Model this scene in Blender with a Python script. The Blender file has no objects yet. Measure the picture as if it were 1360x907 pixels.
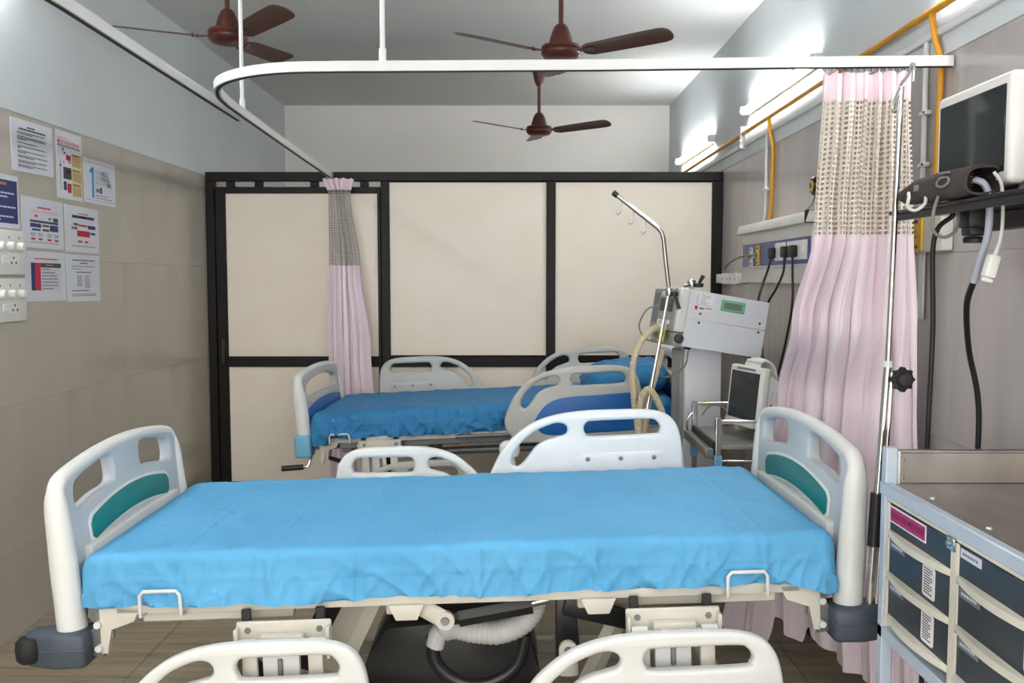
import bpy, bmesh, math, random
from mathutils import Vector, Matrix, noise

random.seed(7)
PI = math.pi
R = math.radians
scene = bpy.context.scene
C = scene.collection

# ------------------------------------------------------------------ camera
cam_d = bpy.data.cameras.new('camera')
cam = bpy.data.objects.new('camera', cam_d)
C.objects.link(cam)
cam.location = (0, 0, 1.55)
cam.rotation_euler = (R(90 - 3.98), 0, R(0.14))
cam_d.sensor_width = 36.0
cam_d.lens = 36.0 * 1200.0 / 1360.0
cam_d.clip_start = 0.05
scene.camera = cam

# ------------------------------------------------------------------ world and exposure
world = bpy.data.worlds.new('world')
scene.world = world
world.use_nodes = True
bgn = world.node_tree.nodes['Background']
bgn.inputs[0].default_value = (1.0, 0.985, 0.955, 1)
bgn.inputs[1].default_value = 1.6
scene.view_settings.view_transform = 'Standard'
scene.view_settings.look = 'None'
scene.view_settings.gamma = 1.0
scene.view_settings.use_curve_mapping = False
scene.view_settings.exposure = 1.32
TUBE_STRENGTH = 29.0

# ------------------------------------------------------------------ materials
def lin(c):
    out = []
    for v in c:
        v = v / 255.0
        out.append(v / 12.92 if v <= 0.04045 else ((v + 0.055) / 1.055) ** 2.4)
    return (out[0], out[1], out[2], 1.0)

MATS = {}
def mat(name, col, rough=0.5, metal=0.0, col2=None, scale=6.0, stretch=(1, 1, 1), bump=0.0, bscale=80.0,
        detail=4.0, spec=0.5, emit=None, estr=0.0, coat=0.0, sheen=0.0, trans=0.0):
    m = bpy.data.materials.new(name)
    m.use_nodes = True
    nt = m.node_tree
    b = nt.nodes['Principled BSDF']
    b.inputs['Base Color'].default_value = lin(col)
    b.inputs['Roughness'].default_value = rough
    b.inputs['Metallic'].default_value = metal
    b.inputs['Specular IOR Level'].default_value = spec
    b.inputs['Coat Weight'].default_value = coat
    b.inputs['Sheen Weight'].default_value = sheen
    b.inputs['Transmission Weight'].default_value = trans
    if emit:
        b.inputs['Emission Color'].default_value = lin(emit)
        b.inputs['Emission Strength'].default_value = estr
    tc = nt.nodes.new('ShaderNodeTexCoord')
    mp = nt.nodes.new('ShaderNodeMapping')
    mp.inputs['Scale'].default_value = stretch
    nt.links.new(tc.outputs['Object'], mp.inputs['Vector'])
    if col2:
        nz = nt.nodes.new('ShaderNodeTexNoise')
        nz.inputs['Scale'].default_value = scale
        nz.inputs['Detail'].default_value = detail
        nt.links.new(mp.outputs[0], nz.inputs['Vector'])
        rp = nt.nodes.new('ShaderNodeValToRGB')
        rp.color_ramp.elements[0].position = 0.32
        rp.color_ramp.elements[1].position = 0.68
        rp.color_ramp.elements[0].color = lin(col)
        rp.color_ramp.elements[1].color = lin(col2)
        nt.links.new(nz.outputs['Fac'], rp.inputs['Fac'])
        nt.links.new(rp.outputs['Color'], b.inputs['Base Color'])
    if bump:
        n2 = nt.nodes.new('ShaderNodeTexNoise')
        n2.inputs['Scale'].default_value = bscale
        n2.inputs['Detail'].default_value = 3.0
        nt.links.new(mp.outputs[0], n2.inputs['Vector'])
        bp = nt.nodes.new('ShaderNodeBump')
        bp.inputs['Strength'].default_value = bump
        bp.inputs['Distance'].default_value = 0.01
        nt.links.new(n2.outputs['Fac'], bp.inputs['Height'])
        nt.links.new(bp.outputs['Normal'], b.inputs['Normal'])
    MATS[name] = m
    return m

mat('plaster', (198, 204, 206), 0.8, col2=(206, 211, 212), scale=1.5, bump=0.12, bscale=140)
mat('plaster_warm_lit', (240, 238, 233), 0.8, col2=(244, 242, 237), scale=1.5, bump=0.1, bscale=140)  # warm plaster, made paler to stand in for brighter light beyond the partition
mat('ceiling_paint', (205, 207, 205), 0.9, col2=(212, 214, 211), scale=1.2, bump=0.1, bscale=160)
mat('tile_left', (176, 169, 157), 0.22, col2=(187, 180, 168), scale=2.2, stretch=(1, 1.2, 0.5), bump=0.02, bscale=20)
mat('tile_right', (168, 162, 158), 0.25, col2=(184, 177, 173), scale=3.0, stretch=(1, 2.4, 0.35), bump=0.02, bscale=20)
mat('grout', (150, 145, 136), 0.9)
mat('partition_frame', (20, 16, 15), 0.45, col2=(26, 21, 20), scale=9, spec=0.25)
mat('partition_panel', (242, 230, 212), 0.5, col2=(246, 236, 221), scale=3, stretch=(1, 1, 1.4), bump=0.02, bscale=60, detail=8)
mat('white_metal', (216, 216, 215), 0.4, col2=(210, 210, 209), scale=5)
mat('dark_slot', (40, 38, 38), 0.7)
mat('fan_brown', (74, 33, 25), 0.32, col2=(82, 38, 29), scale=14)
mat('fan_blade', (80, 42, 34), 0.38, col2=(72, 36, 29), scale=8)
mat('yellow_pipe', (206, 146, 20), 0.4, col2=(190, 132, 16), scale=12)
mat('tube_glow', (255, 255, 255), 0.4, emit=(250, 252, 255), estr=TUBE_STRENGTH)
mat('lamp_body', (225, 228, 228), 0.5, col2=(218, 222, 222), scale=8)
mat('bed_plastic', (226, 226, 222), 0.38, col2=(220, 220, 216), scale=6)
mat('bed_plastic_white', (236, 238, 240), 0.35, col2=(230, 232, 234), scale=6)
mat('bed_panel_grey', (193, 200, 205), 0.42, col2=(188, 195, 200), scale=5)
mat('bed_panel_warm', (196, 196, 190), 0.42, col2=(188, 188, 182), scale=5)
mat('green_inlay', (0, 128, 126), 0.4, col2=(0, 120, 118), scale=7)
mat('blue_inlay', (18, 98, 172), 0.4, col2=(20, 104, 180), scale=7)
mat('bumper_grey', (72, 80, 90), 0.5, col2=(66, 74, 84), scale=20, bump=0.04, bscale=300)
mat('bumper_blue', (120, 182, 212), 0.45, col2=(112, 174, 206), scale=10)
mat('black_plastic', (26, 26, 28), 0.42, col2=(32, 32, 34), scale=12)
mat('black_rubber', (22, 22, 23), 0.7, col2=(30, 30, 30), scale=15)
mat('cover_black', (36, 37, 38), 0.3, col2=(44, 45, 46), scale=6)
mat('cream_metal', (214, 209, 196), 0.42, col2=(206, 201, 188), scale=9)
mat('grey_metal', (140, 142, 142), 0.4, 0.5, col2=(125, 128, 128), scale=10)
mat('steel', (196, 196, 192), 0.28, 1.0, col2=(176, 175, 170), scale=5, stretch=(1, 5, 1), bump=0.02, bscale=40)
mat('chrome', (215, 214, 212), 0.12, 1.0, col2=(205, 204, 202), scale=12)
mat('tray_steel', (186, 181, 176), 0.38, 1.0, col2=(168, 162, 157), scale=4, stretch=(3, 1, 1), bump=0.03, bscale=12)
mat('hose_grey', (196, 196, 194), 0.5, col2=(186, 186, 184), scale=20)
mat('hose_beige', (214, 200, 166), 0.5, col2=(204, 188, 152), scale=20)
mat('vent_white', (226, 229, 234), 0.4, col2=(220, 223, 229), scale=4)
mat('vent_grey', (158, 160, 156), 0.45, col2=(150, 152, 148), scale=8)
mat('monitor_shell', (226, 224, 220), 0.42, col2=(220, 218, 213), scale=6)
mat('screen_dark', (34, 40, 44), 0.16, col2=(40, 46, 50), scale=3)
mat('display_green', (130, 190, 150), 0.35, col2=(110, 180, 130), scale=6)
mat('lcd', (120, 140, 128), 0.2, col2=(110, 130, 120), scale=10)
mat('unit_grey', (208, 206, 198), 0.45, col2=(200, 198, 190), scale=6)
mat('unit_blue', (58, 70, 140), 0.4, col2=(52, 64, 132), scale=6)
mat('outlet_yellow', (222, 178, 40), 0.45, col2=(214, 170, 36), scale=9)
mat('outlet_white', (224, 230, 230), 0.45, col2=(216, 222, 222), scale=9)
mat('switch_white', (228, 228, 222), 0.4, col2=(222, 222, 216), scale=7)
mat('paper', (212, 215, 223), 0.35, col2=(205, 208, 217), scale=3)
mat('paper_matte', (236, 236, 236), 0.6, col2=(230, 230, 231), scale=5)
mat('ink_dark', (58, 58, 66), 0.6)
mat('ink_grey', (120, 122, 130), 0.6)
mat('ink_red', (188, 28, 66), 0.6)
mat('ink_navy', (26, 40, 100), 0.5)
mat('ink_blue', (58, 140, 190), 0.6)
mat('ink_paleblue', (150, 190, 205), 0.6)
mat('ink_olive', (66, 66, 48), 0.6)
mat('ink_tan', (206, 182, 120), 0.6)
mat('ink_white', (206, 212, 228), 0.6)
mat('ink_orange', (176, 132, 96), 0.6)
mat('ink_pink', (226, 150, 160), 0.6)
mat('ink_maroon', (110, 20, 60), 0.6)
mat('sticker_magenta', (176, 36, 104), 0.5, col2=(168, 32, 98), scale=12)
mat('cart_frame', (186, 198, 212), 0.42, col2=(178, 190, 205), scale=7)
mat('cart_cream', (224, 220, 206), 0.42, col2=(216, 211, 197), scale=7)
mat('drawer_smoke', (50, 58, 66), 0.36, col2=(44, 52, 60), scale=3, spec=0.35)
mat('cuff_brown', (70, 58, 56), 0.75, col2=(60, 50, 48), scale=30, bump=0.2, bscale=220)
mat('cable_white', (206, 206, 202), 0.5)
mat('cable_grey', (166, 170, 182), 0.45)
mat('cable_olive', (120, 118, 104), 0.55)
mat('cable_black', (20, 20, 21), 0.5)
mat('black_gloss', (20, 20, 21), 0.18)
mat('yellow_plastic', (226, 206, 40), 0.45)
mat('curtain_pink', (248, 234, 240), 0.42, col2=(245, 228, 236), scale=4, stretch=(1, 1, 0.5), bump=0.25, bscale=26, sheen=0.3)
mat('curtain_header', (248, 230, 237), 0.5, col2=(245, 222, 231), scale=6, bump=0.2, bscale=40)
mat('curtain_net', (240, 232, 222), 0.75, col2=(234, 224, 213), scale=20)
mat('curtain_net_grey', (190, 184, 178), 0.75, col2=(180, 174, 168), scale=20)

def sheet_mat(name, c1, c2):
    m = mat(name, c1, 0.58, col2=c2, scale=3, detail=6, bump=0.0, spec=0.25)
    nt = m.node_tree
    b = nt.nodes['Principled BSDF']
    tc = nt.nodes['Texture Coordinate']
    n1 = nt.nodes.new('ShaderNodeTexNoise'); n1.inputs['Scale'].default_value = 9; n1.inputs['Detail'].default_value = 5
    n1.inputs['Distortion'].default_value = 0.6
    n2 = nt.nodes.new('ShaderNodeTexNoise'); n2.inputs['Scale'].default_value = 400
    nt.links.new(tc.outputs['Object'], n1.inputs['Vector'])
    nt.links.new(tc.outputs['Object'], n2.inputs['Vector'])
    ad = nt.nodes.new('ShaderNodeMath'); ad.operation = 'MULTIPLY_ADD'
    ad.inputs[1].default_value = 0.04
    nt.links.new(n2.outputs['Fac'], ad.inputs[0]); nt.links.new(n1.outputs['Fac'], ad.inputs[2])
    bp = nt.nodes.new('ShaderNodeBump'); bp.inputs['Strength'].default_value = 0.55; bp.inputs['Distance'].default_value = 0.02
    nt.links.new(ad.outputs[0], bp.inputs['Height']); nt.links.new(bp.outputs['Normal'], b.inputs['Normal'])
    return m
sheet_mat('sheet_sky', (86, 160, 205), (96, 168, 211))
sheet_mat('sheet_blue', (46, 120, 170), (56, 130, 180))

def floor_mat():
    m = mat('floor_wood_tile', (150, 138, 120), 0.28)
    nt = m.node_tree; b = nt.nodes['Principled BSDF']
    geo = nt.nodes.new('ShaderNodeNewGeometry')
    mp = nt.nodes.new('ShaderNodeMapping'); mp.inputs['Scale'].default_value = (1.1, 14, 1)
    nt.links.new(geo.outputs['Position'], mp.inputs['Vector'])
    nz = nt.nodes.new('ShaderNodeTexNoise'); nz.inputs['Scale'].default_value = 1.6; nz.inputs['Detail'].default_value = 9
    nz.inputs['Roughness'].default_value = 0.62; nz.inputs['Distortion'].default_value = 0.5
    nt.links.new(mp.outputs[0], nz.inputs['Vector'])
    rp = nt.nodes.new('ShaderNodeValToRGB')
    e = rp.color_ramp.elements
    e[0].position = 0.30; e[0].color = lin((88, 77, 60))
    e[1].position = 0.72; e[1].color = lin((164, 151, 130))
    k = e.new(0.40); k.color = lin((134, 121, 100))
    nt.links.new(nz.outputs['Fac'], rp.inputs['Fac'])
    nt.links.new(rp.outputs['Color'], b.inputs['Base Color'])
floor_mat()

# ------------------------------------------------------------------ mesh helpers
def link_mesh(name, me, m, parent=None, smooth=40):
    me.materials.clear()
    me.materials.append(MATS[m] if isinstance(m, str) else m)
    if smooth:
        me.polygons.foreach_set('use_smooth', [True] * len(me.polygons))
        me.set_sharp_from_angle(angle=R(smooth))
    o = bpy.data.objects.new(name, me)
    C.objects.link(o)
    if parent is not None:
        o.parent = parent
    return o

def spline(pts, n=8, closed=False):
    P = [Vector(p) for p in pts]
    out = []
    m = len(P)
    segs = m if closed else m - 1
    for i in range(segs):
        if closed:
            p0, p1, p2, p3 = P[(i - 1) % m], P[i], P[(i + 1) % m], P[(i + 2) % m]
        else:
            p1, p2 = P[i], P[i + 1]
            p0 = P[i - 1] if i > 0 else p1 * 2 - p2
            p3 = P[i + 2] if i + 2 < m else p2 * 2 - p1
        for k in range(n):
            t = k / n
            out.append(0.5 * ((2 * p1) + (p2 - p0) * t + (2 * p0 - 5 * p1 + 4 * p2 - p3) * t * t + (3 * p1 - p0 - 3 * p2 + p3) * t ** 3))
    if not closed:
        out.append(P[-1].copy())
    return out

class MB:
    def __init__(self, T=None):
        self.bm = bmesh.new()
        self.T = T
    def box(self, lo, hi, bev=0.0, seg=2, M=None):
        lo = Vector(lo); hi = Vector(hi)
        c = (lo + hi) / 2; s = hi - lo
        mm = Matrix.Translation(c) @ Matrix.Diagonal((abs(s.x), abs(s.y), abs(s.z), 1))
        if M is not None:
            mm = M @ mm
        b2 = bmesh.new()
        bmesh.ops.create_cube(b2, size=1.0, matrix=mm)
        if bev:
            bmesh.ops.bevel(b2, geom=b2.edges[:], offset=bev, segments=seg, affect='EDGES', profile=0.5)
        self._merge(b2)
        return self
    def _merge(self, b2):
        me = bpy.data.meshes.new('tmp')
        b2.to_mesh(me); b2.free()
        self.bm.from_mesh(me)
        bpy.data.meshes.remove(me)
    def cyl(self, p0, p1, r, seg=12, r2=None, caps=True):
        return self.tube([p0, p1], r, seg, caps=caps, rend=r2)
    def tube(self, path, r, seg=10, caps=True, closed=False, rend=None, rf=None, sq=(1, 1), up=None):
        P = [Vector(p) for p in path]
        n = len(P)
        bm = self.bm
        rings = []
        prevn = None
        for i in range(n):
            if closed:
                t = (P[(i + 1) % n] - P[i - 1])
            else:
                t = P[min(i + 1, n - 1)] - P[max(i - 1, 0)]
            if t.length < 1e-9:
                t = Vector((0, 0, 1))
            t.normalize()
            if prevn is None:
                a = Vector(up) if up is not None else (Vector((0, 0, 1)) if abs(t.z) < 0.9 else Vector((1, 0, 0)))
                nn = (a - t * a.dot(t)).normalized()
            else:
                a = Vector(up) if up is not None else prevn
                nn = (a - t * a.dot(t))
                nn = nn.normalized() if nn.length > 1e-6 else prevn
            prevn = nn
            b = t.cross(nn)
            rr = r
            if rend is not None:
                rr = r + (rend - r) * i / (n - 1)
            if rf is not None:
                rr = rf(i, n)
            ring = []
            for k in range(seg):
                a2 = 2 * PI * k / seg
                ring.append(bm.verts.new(P[i] + nn * (math.cos(a2) * rr * sq[0]) + b * (math.sin(a2) * rr * sq[1])))
            rings.append(ring)
        m = n if closed else n - 1
        for i in range(m):
            A = rings[i]; B = rings[(i + 1) % n]
            for k in range(seg):
                k2 = (k + 1) % seg
                bm.faces.new((A[k], A[k2], B[k2], B[k]))
        if caps and not closed:
            bm.faces.new(rings[0][::-1]); bm.faces.new(rings[-1])
        return self
    def lathe(self, prof, c=(0, 0, 0), seg=24, M=None):
        bm = self.bm
        rings = []
        c = Vector(c)
        for (r, z) in prof:
            ring = []
            for k in range(seg):
                a = 2 * PI * k / seg
                v = Vector((max(r, 1e-4) * math.cos(a), max(r, 1e-4) * math.sin(a), z))
                if M is not None:
                    v = M @ v
                ring.append(bm.verts.new(v + c))
            rings.append(ring)
        for A, B in zip(rings, rings[1:]):
            for k in range(seg):
                k2 = (k + 1) % seg
                bm.faces.new((A[k], A[k2], B[k2], B[k]))
        bm.faces.new(rings[0][::-1]); bm.faces.new(rings[-1])
        return self
    def prism(self, poly, h0, h1, M, bev=0.0):
        b2 = bmesh.new()
        bot = [b2.verts.new(M @ Vector((p[0], p[1], h0))) for p in poly]
        top = [b2.verts.new(M @ Vector((p[0], p[1], h1))) for p in poly]
        b2.faces.new(bot[::-1]); b2.faces.new(top)
        n = len(poly)
        for i in range(n):
            j = (i + 1) % n
            b2.faces.new((bot[i], bot[j], top[j], top[i]))
        if bev:
            bmesh.ops.bevel(b2, geom=b2.edges[:], offset=bev, segments=2, affect='EDGES', profile=0.5)
        self._merge(b2)
        return self
    def quad(self, pts):
        self.bm.faces.new([self.bm.verts.new(Vector(p)) for p in pts])
        return self
    def grid(self, fn, nu, nv, keep=None):
        bm = self.bm
        V = [[bm.verts.new(Vector(fn(i / nu, j / nv))) for j in range(nv + 1)] for i in range(nu + 1)]
        for i in range(nu):
            for j in range(nv):
                if keep is None or keep(i, j):
                    bm.faces.new((V[i][j], V[i + 1][j], V[i + 1][j + 1], V[i][j + 1]))
        loose = [v for v in bm.verts if not v.link_faces]
        if loose:
            bmesh.ops.delete(bm, geom=loose, context='VERTS')
        return self
    def mesh(self, name):
        if self.T is not None:
            self.bm.transform(self.T)
        bmesh.ops.recalc_face_normals(self.bm, faces=self.bm.faces[:])
        me = bpy.data.meshes.new(name)
        self.bm.to_mesh(me); self.bm.free()
        return me
    def build(self, name, m, parent=None, smooth=40):
        return link_mesh(name, self.mesh(name), m, parent, smooth)

def curve_mesh(name, loops, extrude, bev, M, res=2):
    """filled flat outline with holes, given thickness and rounded edges; 2-D (u,v), thickness along w"""
    c = bpy.data.curves.new('tmp', 'CURVE')
    c.dimensions = '2D'; c.fill_mode = 'BOTH'
    c.extrude = max(extrude - bev, 0.0); c.bevel_depth = bev; c.bevel_resolution = res; c.offset = -bev
    for pts in loops:
        s = c.splines.new('POLY'); s.points.add(len(pts) - 1); s.use_cyclic_u = True
        for p, q in zip(s.points, pts):
            p.co = (q[0], q[1], 0, 1)
    o = bpy.data.objects.new('tmp', c)
    me = bpy.data.meshes.new_from_object(o)
    bpy.data.objects.remove(o); bpy.data.curves.remove(c)
    me.transform(M)
    bm = bmesh.new(); bm.from_mesh(me)
    bmesh.ops.remove_doubles(bm, verts=bm.verts[:], dist=1e-5)
    bmesh.ops.recalc_face_normals(bm, faces=bm.faces[:])
    bm.to_mesh(me); bm.free()
    me.name = name
    return me

def text_mesh(name, body, size, M, width=None):
    c = bpy.data.curves.new('tmp', 'FONT')
    c.body = body; c.size = size; c.align_x = 'CENTER'; c.align_y = 'CENTER'; c.resolution_u = 2
    c.offset = size * 0.012
    o = bpy.data.objects.new('tmp', c)
    me = bpy.data.meshes.new_from_object(o)
    bpy.data.objects.remove(o); bpy.data.curves.remove(c)
    if width and len(me.vertices):
        xs = [v.co.x for v in me.vertices]
        s = width / max(max(xs) - min(xs), 1e-6)
        me.transform(Matrix.Diagonal((s, 1, 1, 1)))
    me.transform(M)
    me.name = name
    return me

def frame(o, u, v):
    """matrix that maps (u,v,w) onto world axes u, v and their normal, at o"""
    u = Vector(u); v = Vector(v); w = u.cross(v)
    m = Matrix((( u.x, v.x, w.x, o[0]), (u.y, v.y, w.y, o[1]), (u.z, v.z, w.z, o[2]), (0, 0, 0, 1)))
    return m

def rrect(x0, y0, x1, y1, r, n=5):
    pts = []
    for cx, cy, a0 in ((x1 - r, y1 - r, 0), (x0 + r, y1 - r, 90), (x0 + r, y0 + r, 180), (x1 - r, y0 + r, 270)):
        for k in range(n + 1):
            a = R(a0 + 90 * k / n)
            pts.append((cx + r * math.cos(a), cy + r * math.sin(a)))
    return pts

def tag(o, label=None, cat=None, group=None, kind=None):
    if label: o['label'] = label
    if cat: o['category'] = cat
    if group: o['group'] = group
    if kind: o['kind'] = kind
    return o

def thing(name, label, cat, loc=(0, 0, 0), rz=0.0, group=None):
    o = bpy.data.objects.new(name, None)
    o.empty_display_size = 0.1
    C.objects.link(o)
    o.location = loc; o.rotation_euler = (0, 0, rz)
    return tag(o, label, cat, group)

def struct_empty(name, loc=(0, 0, 0)):
    o = bpy.data.objects.new(name, None)
    C.objects.link(o); o.location = loc
    o['kind'] = 'structure'
    return o

def struct(o):
    o['kind'] = 'structure'
    return o

# ------------------------------------------------------------------ the room
XL, XR, YB, YF, ZC, YP, ZT = -2.16, 1.46, 8.60, -1.6, 3.17, 6.40, 2.27
fl = struct(MB().box((XL - 0.1, YF, -0.08), (XR + 0.1, YB + 0.1, -0.012)).build('floor', 'grout', None, 0))
tile_me = MB().box((-0.3285, -0.3285, -0.011), (0.3285, 0.3285, 0.0), 0.0015, 1).mesh('floor_tile')
x0, y0 = -1.508 - 0.66 + 0.33, YF + 0.33
for i in range(6):
    for j in range(16):
        cx, cy = x0 + i * 0.66, y0 + j * 0.66
        lo, hi = max(cx - 0.3285, XL), min(cx + 0.3285, XR)
        if hi - lo < 0.02 or cy > YB:
            continue
        if hi - lo < 0.65:
            link_mesh('floor_tile', MB().box((lo, cy - 0.3285, -0.011), (hi, cy + 0.3285, 0), 0.0015, 1).mesh('floor_tile_cut'), 'floor_wood_tile', fl, 0)
        else:
            t = link_mesh('floor_tile', tile_me, 'floor_wood_tile', fl, 0)
            t.location = (cx, cy, 0)
struct(MB().box((XL - 0.1, YF, ZC), (XR + 0.1, YB + 0.1, ZC + 0.08)).build('ceiling', 'ceiling_paint', None, 0))
struct(MB().box((XL - 0.1, YB, 0), (XR + 0.1, YB + 0.1, ZC)).build('wall_back', 'plaster_warm_lit', None, 0))

def side_wall(name, sgn, m, ZT):
    X = XL if sgn < 0 else XR
    wb = MB()
    wb.box((X + sgn * 0.012, YF, 0), (X + sgn * 0.10, YB, ZT))
    w = struct(wb.build(name, 'grout', None, 0))
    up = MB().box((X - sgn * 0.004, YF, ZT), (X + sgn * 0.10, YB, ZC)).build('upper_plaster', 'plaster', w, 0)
    rows = [(0.0, 0.372), (0.372, 1.005), (1.005, 1.637), (1.637, ZT)]
    cw = 0.66
    for (z0, z1) in rows:
        y = YF
        me = None
        while y < YB - 0.01:
            y1 = min(y + cw, YB)
            g = 0.0004
            lo = (min(X, X + sgn * 0.012), 0 + g, 0 + g)
            hi = (max(X, X + sgn * 0.012), y1 - y - g, z1 - z0 - g)
            if me is None or y1 - y < cw - 1e-4:
                me = MB().box(lo, hi, 0.0006, 1).mesh('wall_tile')
            t = link_mesh('wall_tile', me, m, w, 0)
            t.location = (0, y, z0)
            y = y1
    return w
side_wall('wall_left', -1, 'tile_left', 2.268)
side_wall('wall_right', 1, 'tile_right', 2.305)

# partition of dark frame and cream panels; its left bay is a sliding door
part = struct_empty('wall_partition', (0, YP, 0))
def pbar(name, x0, x1, z0, z1, parent, d0=-0.025, d1=0.025, m='partition_frame', bev=0.003):
    return MB().box((x0, d0, z0), (x1, d1, z1), bev, 1).build(name, m, parent, 30)
pbar('post', XL + 0.003, -2.10, 0, 2.23, part, -0.04, 0.03)
pbar('top_rail', XL + 0.003, XR - 0.003, 2.23, 2.292, part, -0.04, 0.03)
pbar('post', -0.935, -0.875, 0, 2.23, part, -0.03, 0.03)
pbar('post', 0.225, 0.29, 0, 2.23, part, -0.03, 0.03)
pbar('post', 1.385, XR - 0.003, 0, 2.23, part, -0.03, 0.03)
for a, b in ((-0.875, 0.225), (0.29, 1.385)):
    pbar('rail', a, b, 0.925, 1.0, part)
    pbar('rail', a, b, 0.0, 0.09, part)
    pbar('panel', a, b, 1.0, 2.23, part, -0.008, 0.008, 'partition_panel', 0)
    pbar('panel', a, b, 0.09, 0.925, part, -0.008, 0.008, 'partition_panel', 0)
    for z in (1.0, 2.222):
        pbar('bead', a, b, z, z + 0.008, part, -0.016, -0.008)
door = struct_empty('door_1', (0, YP - 0.002, 0))
pbar('stile', -2.098, -2.025, 0.01, 2.19, door, -0.022, 0.022)
pbar('stile', -0.96, -0.937, 0.01, 2.19, door, -0.022, 0.022)
pbar('rail', -2.025, -0.96, 2.145, 2.19, door, -0.022, 0.022)
pbar('rail', -2.025, -0.96, 0.925, 1.0, door, -0.022, 0.022)
pbar('rail', -2.025, -0.96, 0.01, 0.1, door, -0.022, 0.022)
pbar('panel', -2.025, -0.96, 1.0, 2.145, door, -0.008, 0.008, 'partition_panel', 0)
pbar('panel', -2.025, -0.96, 0.1, 0.925, door, -0.008, 0.008, 'partition_panel', 0)
for x in (-1.99, -1.79, -1.40, -1.05):
    MB().box((x - 0.03, -0.012, 2.19), (x + 0.03, 0.012, 2.228), 0.003, 1).build('roller_hanger', 'partition_frame', door)
MB().box((-2.075, -0.034, 0.95), (-2.045, -0.022, 1.13), 0.004, 1).build('pull_handle', 'black_plastic', door)

# ------------------------------------------------------------------ hospital beds
RAIL_OUT = [(0.0, -0.24), (0.05, -0.146), (0.10, -0.09), (0.175, -0.04), (0.262, -0.012), (0.364, 0.0), (0.48, 0.002), (0.60, 0.0),
            (0.67, -0.012), (0.714, -0.038), (0.742, -0.09), (0.755, -0.184), (0.755, -0.30), (0.745, -0.37), (0.70, -0.40),
            (0.40, -0.405), (0.10, -0.40), (0.02, -0.36), (-0.008, -0.30)]
RAIL_C1 = [(0.115, -0.128), (0.15, -0.096), (0.187, -0.07), (0.25, -0.046), (0.288, -0.046), (0.306, -0.064), (0.299, -0.088),
           (0.262, -0.1), (0.219, -0.112), (0.178, -0.137), (0.14, -0.186), (0.108, -0.212), (0.086, -0.198), (0.092, -0.165)]
RAIL_C2 = [(0.370, -0.066), (0.380, -0.047), (0.402, -0.04), (0.51, -0.038), (0.627, -0.038), (0.653, -0.047), (0.668, -0.07), (0.662, -0.09),
           (0.645, -0.097), (0.51, -0.1), (0.395, -0.1), (0.376, -0.088)]

def blue_insert(r, T, mp, y, face):
    pts = mp([(0.16, -0.30), (0.17, -0.26), (0.215, -0.205), (0.27, -0.175), (0.35, -0.160), (0.50, -0.155), (0.70, -0.150), (0.728, -0.165),
          (0.73, -0.25), (0.728, -0.335), (0.70, -0.355), (0.45, -0.36), (0.22, -0.36)])
    pts = [(v.x, v.y) for v in spline([(p[0], p[1], 0) for p in pts], 4, True)]
    me = curve_mesh('inlay', [pts], 0.004, 0.003, frame((0, y + face * 0.0195, 0), (1, 0, 0), (0, 0, 1)), 1)
    me.transform(T)
    link_mesh('inlay', me, 'blue_inlay', r)

def side_rail(bed, T, x0, w, ytop, y, mirror, m, face, blue=False):
    """siderail panel; x0 its low-slung end, top at height ytop, set at y; face -1 shows its screws to the near side"""
    s = w / 0.755
    def mp(pts):
        out = [((p[0] * s), p[1]) for p in pts]
        if mirror:
            out = [(w - p[0], p[1]) for p in out]
        return [(p[0] + x0, p[1] + ytop) for p in out]
    sm = lambda pts: [(v.x, v.y) for v in spline([(p[0], p[1], 0) for p in mp(pts)], 5, True)]
    M = frame((0, y, 0), (1, 0, 0), (0, 0, 1))
    me = curve_mesh('side_rail', [sm(RAIL_OUT), sm(RAIL_C1), sm(RAIL_C2)], 0.02, 0.0125, M, 3)
    me.transform(T)
    r = link_mesh('side_rail', me, m, bed, 50)
    if blue:
        blue_insert(r, T, mp, y, face)
        return r
    # screw plate
    fy = y + face * 0.0205
    xs = mp([(0.34, 0), (0.68, 0)])
    a, b = min(xs[0][0], xs[1][0]), max(xs[0][0], xs[1][0])
    MF = frame((0, y + face * 0.0215, 0), (1, 0, 0), (0, 0, 1))
    me = curve_mesh('screw_plate', [rrect(a, ytop - 0.29, b, ytop - 0.165, 0.025)], 0.003, 0.002, MF, 1)
    me.transform(T)
    link_mesh('screw_plate', me, m, r)
    for k in range(3):
        xx = a + (b - a) * (0.12 + 0.38 * k)
        q = MB(T).lathe([(0.0, 0), (0.009, 0.0), (0.009, 0.004), (0.004, 0.006), (0.0, 0.006)], (xx, fy + face * 0.003, ytop - 0.187), 10,
                        Matrix.Rotation(R(90 if face < 0 else -90), 3, 'X'))
        q.build('screw', 'grey_metal', r)
    return r

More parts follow.
